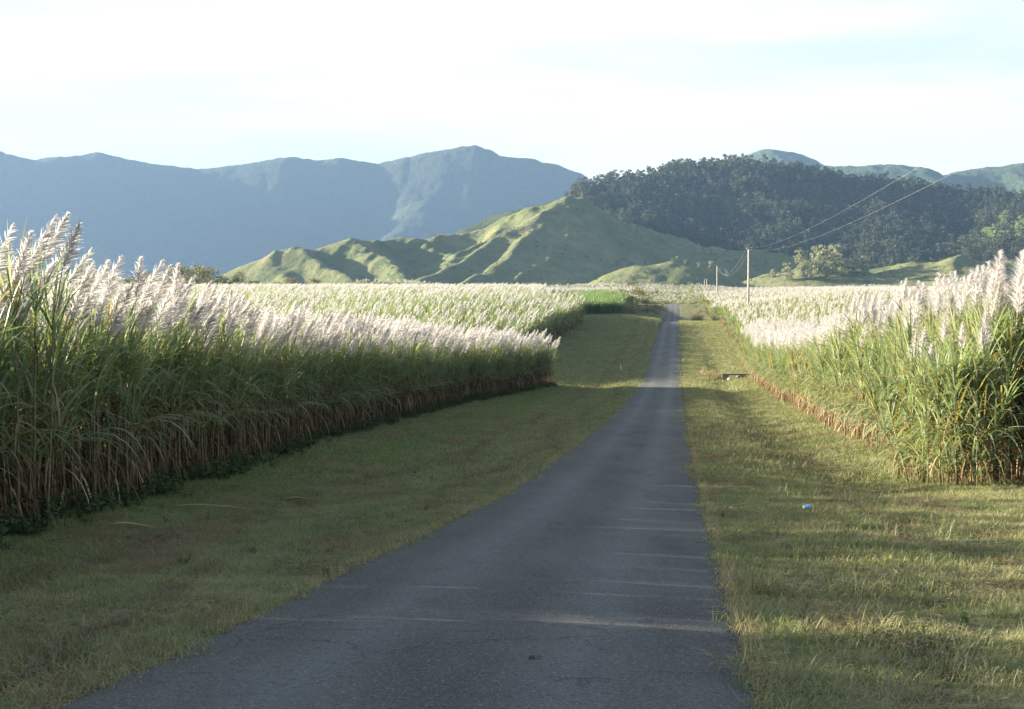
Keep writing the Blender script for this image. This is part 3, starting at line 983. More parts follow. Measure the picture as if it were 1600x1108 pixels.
def cane_stuff(name, tm, x, y, hs, label, wide=1.0, tilt=0.05, rz=0.5, mats=None):
    n = len(x)
    pts = np.stack([x, y, H(x, y) - 0.02], -1)
    rot = np.stack([RNG.uniform(-tilt, tilt, n), RNG.uniform(-tilt, tilt, n), RNG.uniform(-rz, rz, n)], -1)
    s = hs * RNG.uniform(0.88, 1.12, n)
    scl = np.stack([s * wide, s * wide, s], -1)
    o = scatter(name, tm, mats or CANE_MATS, pts, rot, scl, smooth=True)
    return tag(o, label, 'cane field', kind='stuff')

# left field, near block
rest = np.array([(q[0], q[1]) for q in rows_l if (q[0], q[1]) not in single])
gx_, gy_ = jitter_grid(-62, 4, 4, 119, 0.95)
ok = gx_ < x_left_edge(gy_) - 2.3
gx_, gy_ = gx_[ok], gy_[ok]
X_, Y_ = np.concatenate([rest[:, 0], gx_]), np.concatenate([rest[:, 1], gy_])
hs = np.interp(Y_, [15, 30, 60, 120], [1.0, 1.12, 1.2, 1.12]) * (1.0 + 0.10 * fbm(X_ / 5, Y_ / 5, 95, 2))
hs = np.where(in_lane(X_, Y_, LANES, 0.32), hs * 0.72, hs)
cane_stuff('cane_field', tL, X_, Y_, hs, 'tall flowering cane field left of the road with a dark shaded front')

# left field, second block on the slope beyond the grass gap
def poly_mask(x, y, poly):
    ins = np.zeros(len(x), bool)
    n = len(poly)
    for i in range(n):
        x1, y1 = poly[i]; x2, y2 = poly[(i + 1) % n]
        c = ((y1 > y) != (y2 > y)) & (x < (x2 - x1) * (y - y1) / (y2 - y1 + 1e-12) + x1)
        ins ^= c
    return ins
poly2 = [(-75, 124), (-10, 125), (-3, 134), (1, 150), (5, 190), (8.0, 212), (12.5, 250), (10, 268), (5, 280), (7, 330), (9, 440), (-190, 440), (-190, 300)]
gx_, gy_ = jitter_grid(-190, 20, 122, 440, 1.5)
ok = poly_mask(gx_, gy_, poly2) & (np.abs(gx_ / gy_) < 0.42)
cane_stuff('cane_field', tLf, gx_[ok], gy_[ok], np.interp(gy_[ok], [124, 200], [1.12, 1.36]) + 0.06 * fbm(gx_[ok] / 9, gy_[ok] / 9, 96, 2), 'second cane field on the slope left of the road, green with scattered plumes', 1.25)

# right field
rest = np.array([(q[0], q[1]) for q in rows_r if (q[0], q[1]) not in single])
gx_, gy_ = jitter_grid(8, 80, 31, 165, 0.95)
ok = (gx_ > x_right_edge(gy_) + 2.3) & (gy_ > 33) & (gx_ / gy_ < 0.46)
X_, Y_ = np.concatenate([rest[:, 0], gx_[ok]]), np.concatenate([rest[:, 1], gy_[ok]])
ey = np.arange(119, 165, 0.6)
for r in range(4):
    X_ = np.concatenate([X_, x_right_edge(ey) + 0.2 + 0.6 * r]); Y_ = np.concatenate([Y_, ey + 0.3 * (r % 2)])
hs = np.interp(Y_, [30, 60, 120], [1.34, 1.28, 1.15]) * (1.0 + 0.10 * fbm(X_ / 5, Y_ / 5, 95, 2))
cane_stuff('cane_field', tR, X_, Y_, hs, 'tall sunlit flowering cane field close on the right of the road')
gx_, gy_ = jitter_grid(20, 190, 165, 450, 1.5)
ok = (gx_ > x_right_edge(gy_) + 0.2) & (gx_ / gy_ < 0.46)
cane_stuff('cane_field', tRf, gx_[ok], gy_[ok], 1.10 + 0.06 * fbm(gx_[ok] / 9, gy_[ok] / 9, 97, 2), 'white flowering cane further along on the right, up to the power poles', 1.25)

# far fields, white with bloom
gx_, gy_ = jitter_grid(-330, 420, 452, 960, 3.2)
kp = fbm(gx_ / 28, gy_ / 60, 141, 3) + RNG.uniform(-0.5, 0.5, len(gx_)) > -0.22
gx_, gy_ = gx_[kp], gy_[kp]
tt = gx_ - x_road(gy_)
far_l = (tt < -12) & (np.abs(gx_ / gy_) < 0.42) & ~((gx_ > 12) & (gy_ < 520))
far_l &= ~((gx_ < -75) & (gy_ > 520))
cane_stuff('cane_field', tW, gx_[far_l], gy_[far_l], 1.05 + 0.35 * fbm(gx_[far_l] / 35, gy_[far_l] / 50, 142, 2), 'distant white flowering cane left of the road, up to the foot of the grassy hill', 2.4)
far_r = (tt > 9) & (np.abs(gx_ / gy_) < 0.42)
cane_stuff('cane_field', tW, gx_[far_r], gy_[far_r], 1.05 + 0.35 * fbm(gx_[far_r] / 35, gy_[far_r] / 50, 142, 2), 'distant white flowering cane right of the road below the wooded hill', 2.4)
far_c = (np.abs(tt + 2) < 12) & (gy_ > 545)
cane_stuff('cane_field', tW, gx_[far_c], gy_[far_c], np.full(far_c.sum(), 1.0), 'pale cane field straight ahead beyond the crest of the road', 2.4)

# young green cane on the left, beyond the second block
polyg = [(12.6, 276), (17.5, 330), (18, 440), (34, 440), (29.5, 340), (24.5, 300), (21, 276)]
gx_, gy_ = jitter_grid(10, 40, 272, 440, 0.9)
ok = poly_mask(gx_, gy_, polyg)
cane_stuff('young_cane_field', tG, gx_[ok], gy_[ok], np.full(ok.sum(), 1.15), 'bright green young cane without plumes left of the road, below the grassy hill', 1.2, mats=[M_YOUNG, M_YOUNG, M_YOUNG, M_PLUME])


# ------------------------------------------------------------------ grass on the verges
def tuft(seed, n, rad, h0, h1, w, seg=3, spread=0.7):
    random.seed(seed)
    b = Buf()
    for i in range(n):
        a, r = random.uniform(0, 6.283), rad * math.sqrt(random.random())
        arc_leaf(b, (r * math.cos(a), r * math.sin(a), -0.01), random.uniform(0, 6.283), R(random.uniform(35, 88)) * (1 - 0.25 * spread * random.random()), random.uniform(h0, h1), w * random.uniform(0.7, 1.3), random.uniform(0.4, 2.2), 0, seg)
    return b


def grass_stuff(name, tm, x, y, s, label, cat='grass', mats=None):
    n = len(x)
    pts = np.stack([x, y, H(x, y)], -1)
    rot = np.stack([RNG.uniform(-0.1, 0.1, n), RNG.uniform(-0.1, 0.1, n), RNG.uniform(0, 6.283, n)], -1)
    o = scatter(name, tm, mats or [M_BLADE], pts, rot, s, smooth=True)
    return tag(o, label, cat, kind='stuff')

def verge_mask(x, y):
    t = x - x_road(y)
    left = (t < -(HALF_W + 0.02)) & ((x > x_left_edge(y) - 1.2) | (y > 119))
    right = (t > (HALF_W + 0.02)) & ((x < x_right_edge(y) + 1.0) | (y < 32))
    return left, right, t

near_t = [tuft(500 + i, 70, 0.20, 0.04, 0.13, 0.007) for i in range(6)]
gx_, gy_ = jitter_grid(-9, 12, 5.5, 32, 0.15)
l, r, t = verge_mask(gx_, gy_)
ok = (l | r) & (np.abs(gx_) < 0.40 * gy_ + 1.8)
gx_, gy_ = gx_[ok], gy_[ok]
cov = fbm(gx_ / 1.6, gy_ / 2.6, 111, 4)
ok = RNG.random(len(gx_)) < np.clip(0.85 + cov * 0.8, 0.45, 1)
gx_, gy_, cov = gx_[ok], gy_[ok], cov[ok]
grass_stuff('grass', near_t, gx_, gy_, np.clip(0.85 + 0.7 * cov, 0.45, 1.4) * RNG.uniform(0.75, 1.3, len(gx_)), 'short mown grass on the near road verges')
mid_t = [tuft(520 + i, 60, 0.42, 0.07, 0.19, 0.018, 3) for i in range(5)]
gx_, gy_ = jitter_grid(-12, 25, 32, 110, 0.42)
l, r, t = verge_mask(gx_, gy_)
ok = (l | r) & (RNG.random(len(gx_)) < np.clip(0.75 + 0.9 * fbm(gx_ / 2, gy_ / 3, 112, 3), 0.2, 1))
gx_, gy_ = gx_[ok], gy_[ok]
grass_stuff('grass', mid_t, gx_, gy_, RNG.uniform(0.7, 1.25, len(gx_)), 'mown grass on the verges beside the dip in the road')
gx_, gy_ = jitter_grid(-10, 50, 110, 330, 0.8)
l, r, t = verge_mask(gx_, gy_)
ok = (l | r) & (t > -32)
gx_, gy_ = gx_[ok], gy_[ok]
grass_stuff('grass', mid_t, gx_, gy_, RNG.uniform(1.2, 2.0, len(gx_)), 'grass on the far verges where the road climbs')
# longer lush tufts on the right, and a dry fringe along the asphalt
lush = [tuft(540 + i, 55, 0.16, 0.12, 0.30, 0.008, 4) for i in range(4)]
gx_, gy_ = jitter_grid(1, 9, 6, 30, 0.5, 0.5)
t = gx_ - x_road(gy_)
ok = (t > 2.15) & (fbm(gx_ / 1.1, gy_ / 1.1, 115, 3) > 0.12)
grass_stuff('long_grass', lush, gx_[ok], gy_[ok], RNG.uniform(0.5, 1.15, ok.sum()), 'longer green tufts standing out of the mown right verge')
fy2 = np.arange(5.5, 60, 0.10)
fx2 = np.concatenate([x_road(fy2) - HALF_W - 0.03 + RNG.uniform(-0.10, 0.03, len(fy2)), x_road(fy2) + HALF_W + 0.03 + RNG.uniform(-0.03, 0.10, len(fy2))])
fy2 = np.concatenate([fy2, fy2])
fr = [tuft(560 + i, 26, 0.10, 0.06, 0.16, 0.006, 3) for i in range(4)]
def mat_straw():
    t = NT('straw_blade'); rr = t.attr('rnd')
    c = t.mix(rr, (0.22, 0.19, 0.085), (0.42, 0.33, 0.17))
    return t.done(t.translucent(t.principled(c, 0.7, 0.2), c, 0.3))
M_STRAW = mat_straw()
ok = RNG.random(len(fx2)) < np.clip(0.6 + 1.2 * fbm(fx2 / 0.8, fy2 / 1.2, 116, 3), 0.1, 1)
grass_stuff('roadside_grass', fr, fx2[ok], fy2[ok], RNG.uniform(0.6, 1.4, ok.sum()), 'dry straw coloured grass fringing the asphalt edges', mats=[M_STRAW])

# clumps of cut dry thatch lying on the turf
def mat_thatch():
    t = NT('dry_thatch'); rr = t.attr('rnd')
    c = t.mix(rr, (0.085, 0.055, 0.032), (0.26, 0.195, 0.115))
    return t.done(t.principled(c, 0.9, 0.1))
M_THATCH = mat_thatch()
def thatch(seed):
    random.seed(seed); b = Buf()
    for i in range(80):
        a, r_ = random.uniform(0, 6.283), 0.26 * math.sqrt(random.random())
        arc_leaf(b, (1.6 * r_ * math.cos(a), 0.8 * r_ * math.sin(a), random.uniform(0.0, 0.05)), random.uniform(0, 6.283), R(random.uniform(-5, 28)), random.uniform(0.08, 0.2), 0.007, random.uniform(0.3, 1.5), 0, 3)
    return b
gx_, gy_ = jitter_grid(-10, 13, 5.5, 75, 0.42, 0.5)
l, r, t = verge_mask(gx_, gy_)
ok = (l | r) & (fbm(gx_ / 1.1, gy_ / 2.0, 131, 4) > 0.08) & (np.abs(gx_ / gy_) < 0.42)
grass_stuff('dry_thatch', [thatch(620 + i) for i in range(5)], gx_[ok], gy_[ok], RNG.uniform(0.5, 1.3, ok.sum()), 'brown dry cut grass lying in patches on the verges', 'dry grass', [M_THATCH])

# weeds at the foot of the left cane
def weed_t(seed):
    random.seed(seed); b = Buf()
    for s in range(9):
        a = random.uniform(0, 6.283); h = random.uniform(0.12, 0.5)
        p0 = np.array([random.gauss(0, 0.1), random.gauss(0, 0.1), 0]); p1 = p0 + np.array([math.cos(a) * 0.15, math.sin(a) * 0.15, h])
        b.tube([p0, (p0 + p1) / 2, p1], [0.004, 0.004, 0.003], 3, 0, cap=False)
        for i in range(9):
            q = p0 + (p1 - p0) * random.uniform(0.3, 1.0)
            arc_leaf(b, q, random.uniform(0, 6.283), R(random.uniform(-10, 45)), random.uniform(0.07, 0.15), random.uniform(0.04, 0.075), 1.0, 0, 3)
    return b
wy_ = RNG.uniform(10, 118, 900)
wx_ = x_left_edge(wy_) + RNG.normal(0.1, 0.32, len(wy_)) + 0.25 * fbm(wy_ / 2, wy_ * 0, 119, 2)
gx_, gy_ = jitter_grid(-9, 12, 6, 60, 0.8, 0.5)
l, r, t = verge_mask(gx_, gy_); ok = (l | r) & (RNG.random(len(gx_)) < 0.10)
wsc = np.concatenate([RNG.uniform(0.35, 1.0, len(wy_)), RNG.uniform(0.12, 0.3, ok.sum())])
wx_ = np.concatenate([wx_, gx_[ok]]); wy_ = np.concatenate([wy_, gy_[ok]])
grass_stuff('weeds', [weed_t(600 + i) for i in range(5)], wx_, wy_, wsc, 'low dark green weeds along the foot of the left cane and here and there in the grass', 'weeds', [M_WEED])


# ------------------------------------------------------------------ trees
def tree_bufs(seed, height=10.0, crown_w=8.0, crown_base=0.3, leaf=0.42, clumps=22, per=34, trunk_r=0.22, limbs=6):
    random.seed(seed)
    tr, cr = Buf(), Buf()
    lean = np.array([random.gauss(0, 0.04), random.gauss(0, 0.04), 0])
    tp = [np.array([0, 0, -0.4]) + lean * 0, np.array([0, 0, height * 0.25]) + lean * height * 0.3, np.array([0, 0, height * 0.5]) + lean * height * 0.6, np.array([0, 0, height * 0.85]) + lean * height]
    tr.tube(tp, [trunk_r * 1.25, trunk_r, trunk_r * 0.72, trunk_r * 0.2], 7, 0)
    for i in range(clumps):
        a = random.uniform(0, 6.283); q = random.random() ** 0.6
        zc = height * random.uniform(crown_base + 0.06, 0.95)
        k = (zc / height - crown_base) / (1 - crown_base)
        prof = math.sqrt(max(0.03, 1 - (2 * k - 0.85) ** 2 / 1.45))
        rr = crown_w * 0.5 * prof * q * random.uniform(0.75, 1.1)
        c = np.array([math.cos(a) * rr, math.sin(a) * rr, zc]) + lean * zc
        rad = crown_w * random.uniform(0.12, 0.21)
        if i < limbs:
            s0 = np.array([0, 0, zc * random.uniform(0.5, 0.75)]) + lean * zc * 0.6
            tr.tube([s0, (s0 + c) / 2 + np.array([0, 0, 0.3]), c], [trunk_r * 0.45, trunk_r * 0.28, trunk_r * 0.1], 5, 0, cap=False)
        rn = random.random()
        for j in range(per):
            d = np.array([random.gauss(0, 1), random.gauss(0, 1), random.gauss(0, 0.8)]); d /= np.linalg.norm(d)
            p = c + d * rad * random.random() ** 0.45 * np.array([1, 1, 0.75])
            n = np.array([random.gauss(0, 1), random.gauss(0, 1), random.gauss(0.5, 1)]); n /= np.linalg.norm(n)
            t1 = np.cross(n, (0.31, 0.77, 0.55)); t1 /= np.linalg.norm(t1); t2 = np.cross(n, t1)
            s1, s2 = leaf * random.uniform(0.6, 1.2), leaf * random.uniform(0.45, 0.9)
            cr.add([p - t1 * s1, p + t2 * s2 * 0.8, p + t1 * s1, p - t2 * s2], [(0, 1, 2, 3)], 0, 0.6 * rn + 0.4 * random.random())
    return tr, cr


def tree_proto(name, mat, *a, **k):
    tr, cr = tree_bufs(*a, **k)
    root = empty(name, (0, 0, 0))
    tr.build('trunk', [M_BARK], root, True)
    cr.build('crown', [mat], root)
    return root

def place_trees(protos_, spots, label_of, cat, group):
    done = set()
    for k, (x, y, z, s, vi) in enumerate(spots):
        pr = protos_[vi % len(protos_)]
        o = pr if vi % len(protos_) not in done else copy_tree(pr)
        done.add(vi % len(protos_))
        o.location = (float(x), float(y), float(z)); o.scale = (s, s, s * random.uniform(0.9, 1.15)); o.rotation_euler = (0, 0, random.uniform(0, 6.283))
        tag(o, label_of(k), cat, group)

# forest on the wooded hill: the crest trees one by one, the rest as one mass
def far_tree(seed):
    random.seed(seed)
    tr, cr = tree_bufs(seed, random.uniform(11, 17), random.uniform(7, 12), 0.22, 0.62, 15, 26, 0.25, 3)
    cr.m = [1] * len(cr.m); tr.merge(cr); return tr
fx2, fy2 = jitter_grid(10, 850, 1400, 1990, 6.4, 0.5)
fz2 = z_wood_hill(fx2, fy2)
gz2 = np.where((fy2 < 1640) & (fx2 < 620), z_grass_hill(np.clip(fx2, gx[0], gx[-1]), np.clip(fy2, gy[0], gy[-1])), -50)
crest_y = np.interp(fx2, rpts(wood_crest)[:, 0], rpts(wood_crest)[:, 1])
ok = (fz2 > 12) & (fz2 > gz2 + 0.5) & (fy2 < crest_y + 18) & (fx2 / fy2 > (893 - CU) / FPX)
fx2, fy2, fz2 = fx2[ok], fy2[ok], fz2[ok]
n = len(fx2)
fz2 = fz2 - 0.8
o = scatter('forest', [far_tree(700 + i) for i in range(7)], [M_BARK, M_FOREST], np.stack([fx2, fy2, fz2 - 0.5], -1), np.stack([np.zeros(n), np.zeros(n), RNG.uniform(0, 6.283, n)], -1), 0.45 + 0.85 * RNG.random(n) ** 1.6)
tag(o, 'dark forest covering the broad hill behind the grassy spurs', 'forest', kind='stuff')
random.seed(21)
crest_protos = [tree_proto('forest_tree', M_FOREST, 720 + i, 14.0 + i, 8.0, 0.42, 0.75, 12, 18, 0.25, 5) for i in range(5)]
cp = rpts(wood_crest)
spots = []
for k in range(90):
    q = (k + random.random()) / 90 * (len(cp) - 2.2) + 0.9
    j = int(q); p = cp[j] + (cp[j + 1] - cp[j]) * (q - j)
    yy = p[1] + random.uniform(-14, 4)
    if p[0] / yy < (895 - CU) / FPX: continue
    spots.append((p[0], yy, float(z_wood_hill(np.array([p[0]]), np.array([yy]))[0]) - 0.5, random.uniform(0.75, 1.25), random.randrange(5)))
place_trees(crest_protos, spots, lambda k: 'dark forest tree standing against the sky on the crest of the wooded hill', 'tree', 'trees along the crest of the wooded hill')

# scrub sprinkled over the bare hill, thicker in the gullies
bx_, by_ = jitter_grid(-330, 520, 1130, 1560, 5.0, 0.5)
bz_ = z_grass_hill(bx_, by_)
ok = (bz_ > 13) & (RNG.random(len(bx_)) < np.clip(0.10 + 0.9 * fbm(bx_ / 38, by_ / 38, 151, 3), 0.015, 0.6))
bx_, by_, bz_ = bx_[ok], by_[ok], bz_[ok]; n = len(bx_)
def scrub(seed):
    tr, cr = tree_bufs(seed, 2.2, 2.6, 0.02, 0.34, 7, 16, 0.05, 2); cr.m = [1] * len(cr.m); tr.merge(cr); return tr
M_SCRUB = mat_foliage('scrub_leaves', (0.045, 0.062, 0.026), (0.095, 0.105, 0.048))
o = scatter('scrub', [scrub(860 + i) for i in range(5)], [M_BARK, M_SCRUB], np.stack([bx_, by_, bz_ - 0.2], -1), np.stack([np.zeros(n), np.zeros(n), RNG.uniform(0, 6.283, n)], -1), 0.35 + 0.9 * RNG.random(n) ** 2)
tag(o, 'low scrub speckling the grassy hill below the forest', 'scrub', kind='stuff')

# trees at the left end of the wood, on top of the grassy hill
tp_ = [tree_proto('tree', M_FOREST, 740 + i, 15.0, 10.0, 0.25, 0.7, 16, 24, 0.3, 5) for i in range(3)]
spots = []
for (u, d, s, vi) in ((897, 1475, 1.0, 0), (908, 1490, 1.15, 1), (920, 1500, 0.9, 2), (886, 1468, 0.6, 1)):
    p = P(u, 315, d); spots.append((p[0], p[1], float(z_grass_hill(np.array([p[0]]), np.array([p[1]]))[0]) - 0.4, s, vi))
labs = ['dark round tree at the top of the grassy hill where the forest begins', 'tallest dark tree at the left end of the forest on the hill top', 'dark tree just right of the tallest one at the left end of the forest', 'small dark tree on the bare summit left of the forest']
place_trees(tp_, spots, lambda k: labs[k], 'tree', 'trees at the left end of the forest')

# pale tree group on the mound at right
gp = [tree_proto('tree', M_GREEN, 760 + i, 12.0 + 1.5 * i, 10.5, 0.04, 0.6, 36, 28, 0.28, 6) for i in range(4)]
spots, labs = [], []
for (u, d, s, vi, lab) in ((1262, 1200, 1.0, 0, 'pale tree at the left front of the grove on the mound'), (1276, 1215, 1.25, 1, 'tall pale tree left of centre in the grove on the mound'),
                           (1290, 1200, 1.1, 2, 'broad pale tree in the middle of the grove on the mound'), (1306, 1220, 1.0, 3, 'pale tree just right of the middle of the grove on the mound'),
                           (1318, 1205, 1.0, 0, 'pale tree on the right half of the grove on the mound'), (1333, 1210, 0.85, 1, 'low pale tree near the right end of the grove on the mound'),
                           (1350, 1215, 0.7, 2, 'small pale tree at the right end of the grove on the mound'), (1232, 1205, 0.75, 3, 'narrow pale tree standing apart left of the grove'),
                           (1208, 1230, 0.5, 0, 'small shrubby tree on the slope left of the grove'), (1251, 1225, 0.9, 2, 'pale tree at the back left of the grove on the mound')):
    p = P(u, 430, d); z = max(float(z_grass_hill(np.array([p[0]]), np.array([p[1]]))[0]), float(H(p[0], p[1])))
    spots.append((p[0], p[1], z - 0.3, s * 1.35, vi)); labs.append(lab)
place_trees(gp, spots, lambda k: labs[k], 'tree', 'pale trees of the grove on the mound')

# lone trees on the lower slopes near the end of the road
lp = [tree_proto('slope_tree', M_GREEN, 780 + i, 11.0 + 2 * i, 6.0, 0.35, 0.5, 14, 24, 0.2, 5) for i in range(3)]
spots, labs = [], []
for (u, v, d, s, vi, lab) in ((1083, 412, 1240, 0.85, 2, 'tall lone tree with a bare trunk on the low green spur'), (1091, 430, 1180, 0.6, 0, 'small round tree below the lone tall tree on the spur'),
                              (1111, 435, 1170, 0.85, 1, 'broad pale tree beside the second power pole'), (1050, 412, 1200, 0.5, 0, 'first of the three small trees along the low green knoll'),
                              (1058, 416, 1200, 0.5, 1, 'middle of the three small trees along the low green knoll'), (1070, 418, 1200, 0.5, 0, 'rightmost of the three small trees along the low green knoll'),
                              (1135, 440, 1160, 0.7, 2, 'reddish green tree between the two power poles'), (1196, 420, 1300, 0.5, 0, 'lone bush on the slope right of the near power pole')):
    p = P(u, v, d); z = max(float(z_grass_hill(np.array([p[0]]), np.array([p[1]]))[0]), float(H(p[0], p[1])))
    spots.append((p[0], p[1], z - 0.3, s, vi)); labs.append(lab)
place_trees(lp, spots, lambda k: labs[k], 'tree', 'lone trees on the lower slopes')
# scrub at the foot of the knoll
sp_ = [tree_proto('bush', M_GREEN, 800 + i, 4.5, 6.5, 0.05, 0.45, 14, 24, 0.12, 5) for i in range(3)]
spots, labs = [], []
PL = ['at the left end of the scrub', 'second from the left in the scrub', 'in the left middle of the scrub', 'in the right middle of the scrub', 'second from the right in the scrub', 'at the right end of the scrub']
for k, u in enumerate((978, 1000, 1018, 1036, 1056, 1078)):
    d = 1100 + 14 * (k % 3); p = P(u, 440, d); z = max(float(z_grass_hill(np.array([p[0]]), np.array([p[1]]))[0]), float(H(p[0], p[1])))
    spots.append((p[0], p[1], z - 0.2, 0.75 + 0.13 * (k % 4), k)); labs.append('grey green bush ' + PL[k] + ' at the foot of the knoll')
place_trees(sp_, spots, lambda k: labs[k], 'bush', 'bushes at the foot of the knoll')

# olive trees behind the left cane field
op = [tree_proto('olive_tree', M_OLIVE, 820 + i, 10.0 + i, 13.0, 0.04, 0.36, 34, 46, 0.25, 6) for i in range(4)]
spots = []
random.seed(41)
for k in range(24):
    u = 20 + 20.5 * k + random.uniform(-7, 7); d = random.uniform(470, 560)
    hpx = np.interp(u, [0, 150, 240, 300, 350, 400, 480, 520], [440, 432, 420, 412, 415, 428, 432, 442]) + random.uniform(1, 14)
    x, y = (u - CU) / FPX * d, d; z = float(H(x, y)); vi = random.randrange(4)
    spots.append((x, y, z - 0.3, max(0.4, ((HORIZON - hpx) / FPX * d - z) / (9.6 + vi)), vi))
place_trees(op, spots, lambda k: 'olive brown tree in the belt of trees rising behind the left plumes', 'tree', 'olive brown trees behind the left cane')

# trees at the right edge of the wooded hill, sunlight painted into their leaves
rp_ = [tree_proto('tree', M_FOREST_SUNLIT, 840 + i, 16.0, 13.0, 0.15, 0.75, 22, 26, 0.3, 6) for i in range(3)]
spots = []
random.seed(33)
for k in range(26):
    u, d = random.uniform(1540, 1640), random.uniform(1500, 1660)
    p = P(u, 350, d); z = float(z_wood_hill(np.array([p[0]]), np.array([p[1]]))[0])
    spots.append((p[0], p[1], z - 0.3, random.uniform(0.8, 1.15), k))
place_trees(rp_, spots, lambda k: 'sunlit forest tree in the brighter patch at the right end of the wooded hill', 'tree', 'sunlit trees at the right end of the wood')

# ------------------------------------------------------------------ scrub and clumps along the far road
def bush_spot(name, mat, seed, u, v, d, w, h, label, cat, leaf=0.16, clumps=16, per=50):
    x, y = (u - CU) / FPX * d, d
    pr = tree_proto(name, mat, seed, h * 1.45, w * 1.4, 0.02, leaf, clumps, per, 0.06, 5)
    pr.location = (x, y, float(H(x, y)) - 0.05)
    return tag(pr, label, cat)
bush_spot('shrub', M_OLIVE, 901, 1012, 480, 300, 4.6, 4.2, 'brown green shrub left of the road just below its far crest', 'shrub')
bush_spot('shrub', M_GREEN, 902, 1022, 478, 320, 3.2, 3.4, 'narrow green shrub beside the road, behind the brown green one', 'shrub')
bush_spot('shrub', M_OLIVE, 903, 985, 485, 300, 4.5, 4.0, 'dark shrub at the right foot of the young green cane', 'shrub')
bush_spot('shrub', M_OLIVE, 904, 1000, 480, 335, 5.0, 4.6, 'dark tall shrub behind the straw coloured clump left of the road', 'shrub')
bush_spot('shrub', M_GREEN, 905, 1078, 478, 420, 4.5, 4.4, 'green shrub right of the road at its far crest', 'shrub')
bush_spot('shrub', M_OLIVE, 906, 1096, 476, 350, 4.0, 3.6, 'dark olive shrub against the right cane near the far crest', 'shrub')

def clump_thing(name, seed, x, y, n, rad, h0, h1, w, label, mat):
    root = empty(name, (x, y, float(H(x, y))))
    t_ = tuft(seed, n, rad, h0, h1, w, 5, 0.3)
    t_.build('grass_blades', [mat], root, True)
    return tag(root, label, 'grass clump')
def at_px(u, d): return (u - CU) / FPX * d, d
clump_thing('grass_clump', 921, *at_px(984, 285), 500, 1.4, 1.2, 3.2, 0.035, 'straw yellow tall grass clump left of the road near the far crest', M_STRAW)
clump_thing('grass_clump', 922, *at_px(1089, 290), 500, 1.1, 1.2, 3.0, 0.035, 'rounded straw coloured grass clump right of the road near the far crest', M_STRAW)
clump_thing('grass_clump', 923, *at_px(1105, 141), 500, 1.0, 0.4, 1.1, 0.02, 'pale dry grass clump left of the culvert on the right verge', M_STRAW)
clump_thing('grass_clump', 924, *at_px(1120, 140), 400, 0.8, 0.4, 0.9, 0.02, 'pale dry grass clump touching the culvert wall', M_STRAW)
clump_thing('grass_clump', 925, *at_px(1198, 12.6), 160, 0.16, 0.15, 0.36, 0.008, 'lush green tuft at the right edge of the asphalt', M_BLADE)

# culvert, stone, marker posts
cx_, cy_ = at_px(1158, 137)
culv = empty('culvert', (cx_, cy_, float(H(cx_, cy_)) - 0.15), R(-6))
b = Buf(); b.box((0, 0, 0.45), (3.6, 0.28, 0.16)); b.box((-1.45, 0, 0.06), (0.6, 0.24, 0.62)); b.box((1.45, 0, 0.06), (0.6, 0.24, 0.62)); b.build('headwall', [M_CONCRETE], culv)
b = Buf()
ring = [(0.46 * math.cos(a), 0.46 * math.sin(a)) for a in np.linspace(0, 2 * math.pi, 25)]
for (xa, za), (xb, zb) in zip(ring[:-1], ring[1:]):
    b.add([(xa, -0.2, za - 0.1), (xb, -0.2, zb - 0.1), (xb, 2.4, zb - 0.1), (xa, 2.4, za - 0.1)], [(0, 1, 2, 3)])
b.build('pipe', [mat_plain('culvert_pipe', (0.10, 0.09, 0.08), 0.9, 0.1)], culv, True)
tag(culv, 'low concrete culvert headwall in the right ditch beside the cane', 'culvert')

def rock(name, loc, s, mat, label, seed):
    random.seed(seed)
    import bmesh
    bm = bmesh.new(); bmesh.ops.create_icosphere(bm, subdivisions=3, radius=1.0)
    for v in bm.verts:
        k = 1 + 0.22 * float(fbm(np.array([v.co.x * 1.1 + seed]), np.array([v.co.y * 1.1 + v.co.z]), seed, 3)[0]); v.co *= k
        v.co.x *= s[0]; v.co.y *= s[1]; v.co.z *= s[2]
    me = bpy.data.meshes.new(name); bm.to_mesh(me); bm.free(); me.materials.append(mat)
    o = bpy.data.objects.new(name, me); o.location = loc; COL.objects.link(o)
    return tag(o, label, 'rock')
sx_, sy_ = at_px(1141, 135.5)
rock('rock', (sx_, sy_, float(H(sx_, sy_)) + 0.12), (0.27, 0.22, 0.18), mat_plain('pale_stone', (0.30, 0.27, 0.25), 0.85, 0.2, 0.15, 3), 'pale round stone at the left end of the culvert wall', 5)

M_REFL = mat_plain('red_reflector', (0.45, 0.05, 0.04), 0.3, 0.5, 0.1)
def marker(u, d, h, w, label):
    x, y = at_px(u, d)
    root = empty('marker_post', (x, y, float(H(x, y))), R(-6))
    b = Buf(); b.box((0, 0, h / 2 - 0.1), (w, 0.05, h + 0.2)); b.box((0, 0, h + 0.02), (w * 0.8, 0.045, 0.04)); b.build('post', [M_WHITE], root)
    b = Buf(); b.box((0, -0.03, h * 0.82), (w * 0.5, 0.012, 0.09)); b.build('reflector', [M_REFL], root)
    tag(root, label, 'marker post')
marker(970, 150, 0.55, 0.13, 'short white marker post on the left verge opposite the culvert')
marker(1100, 146, 0.6, 0.10, 'short white marker post behind the dry grass clump on the right verge')

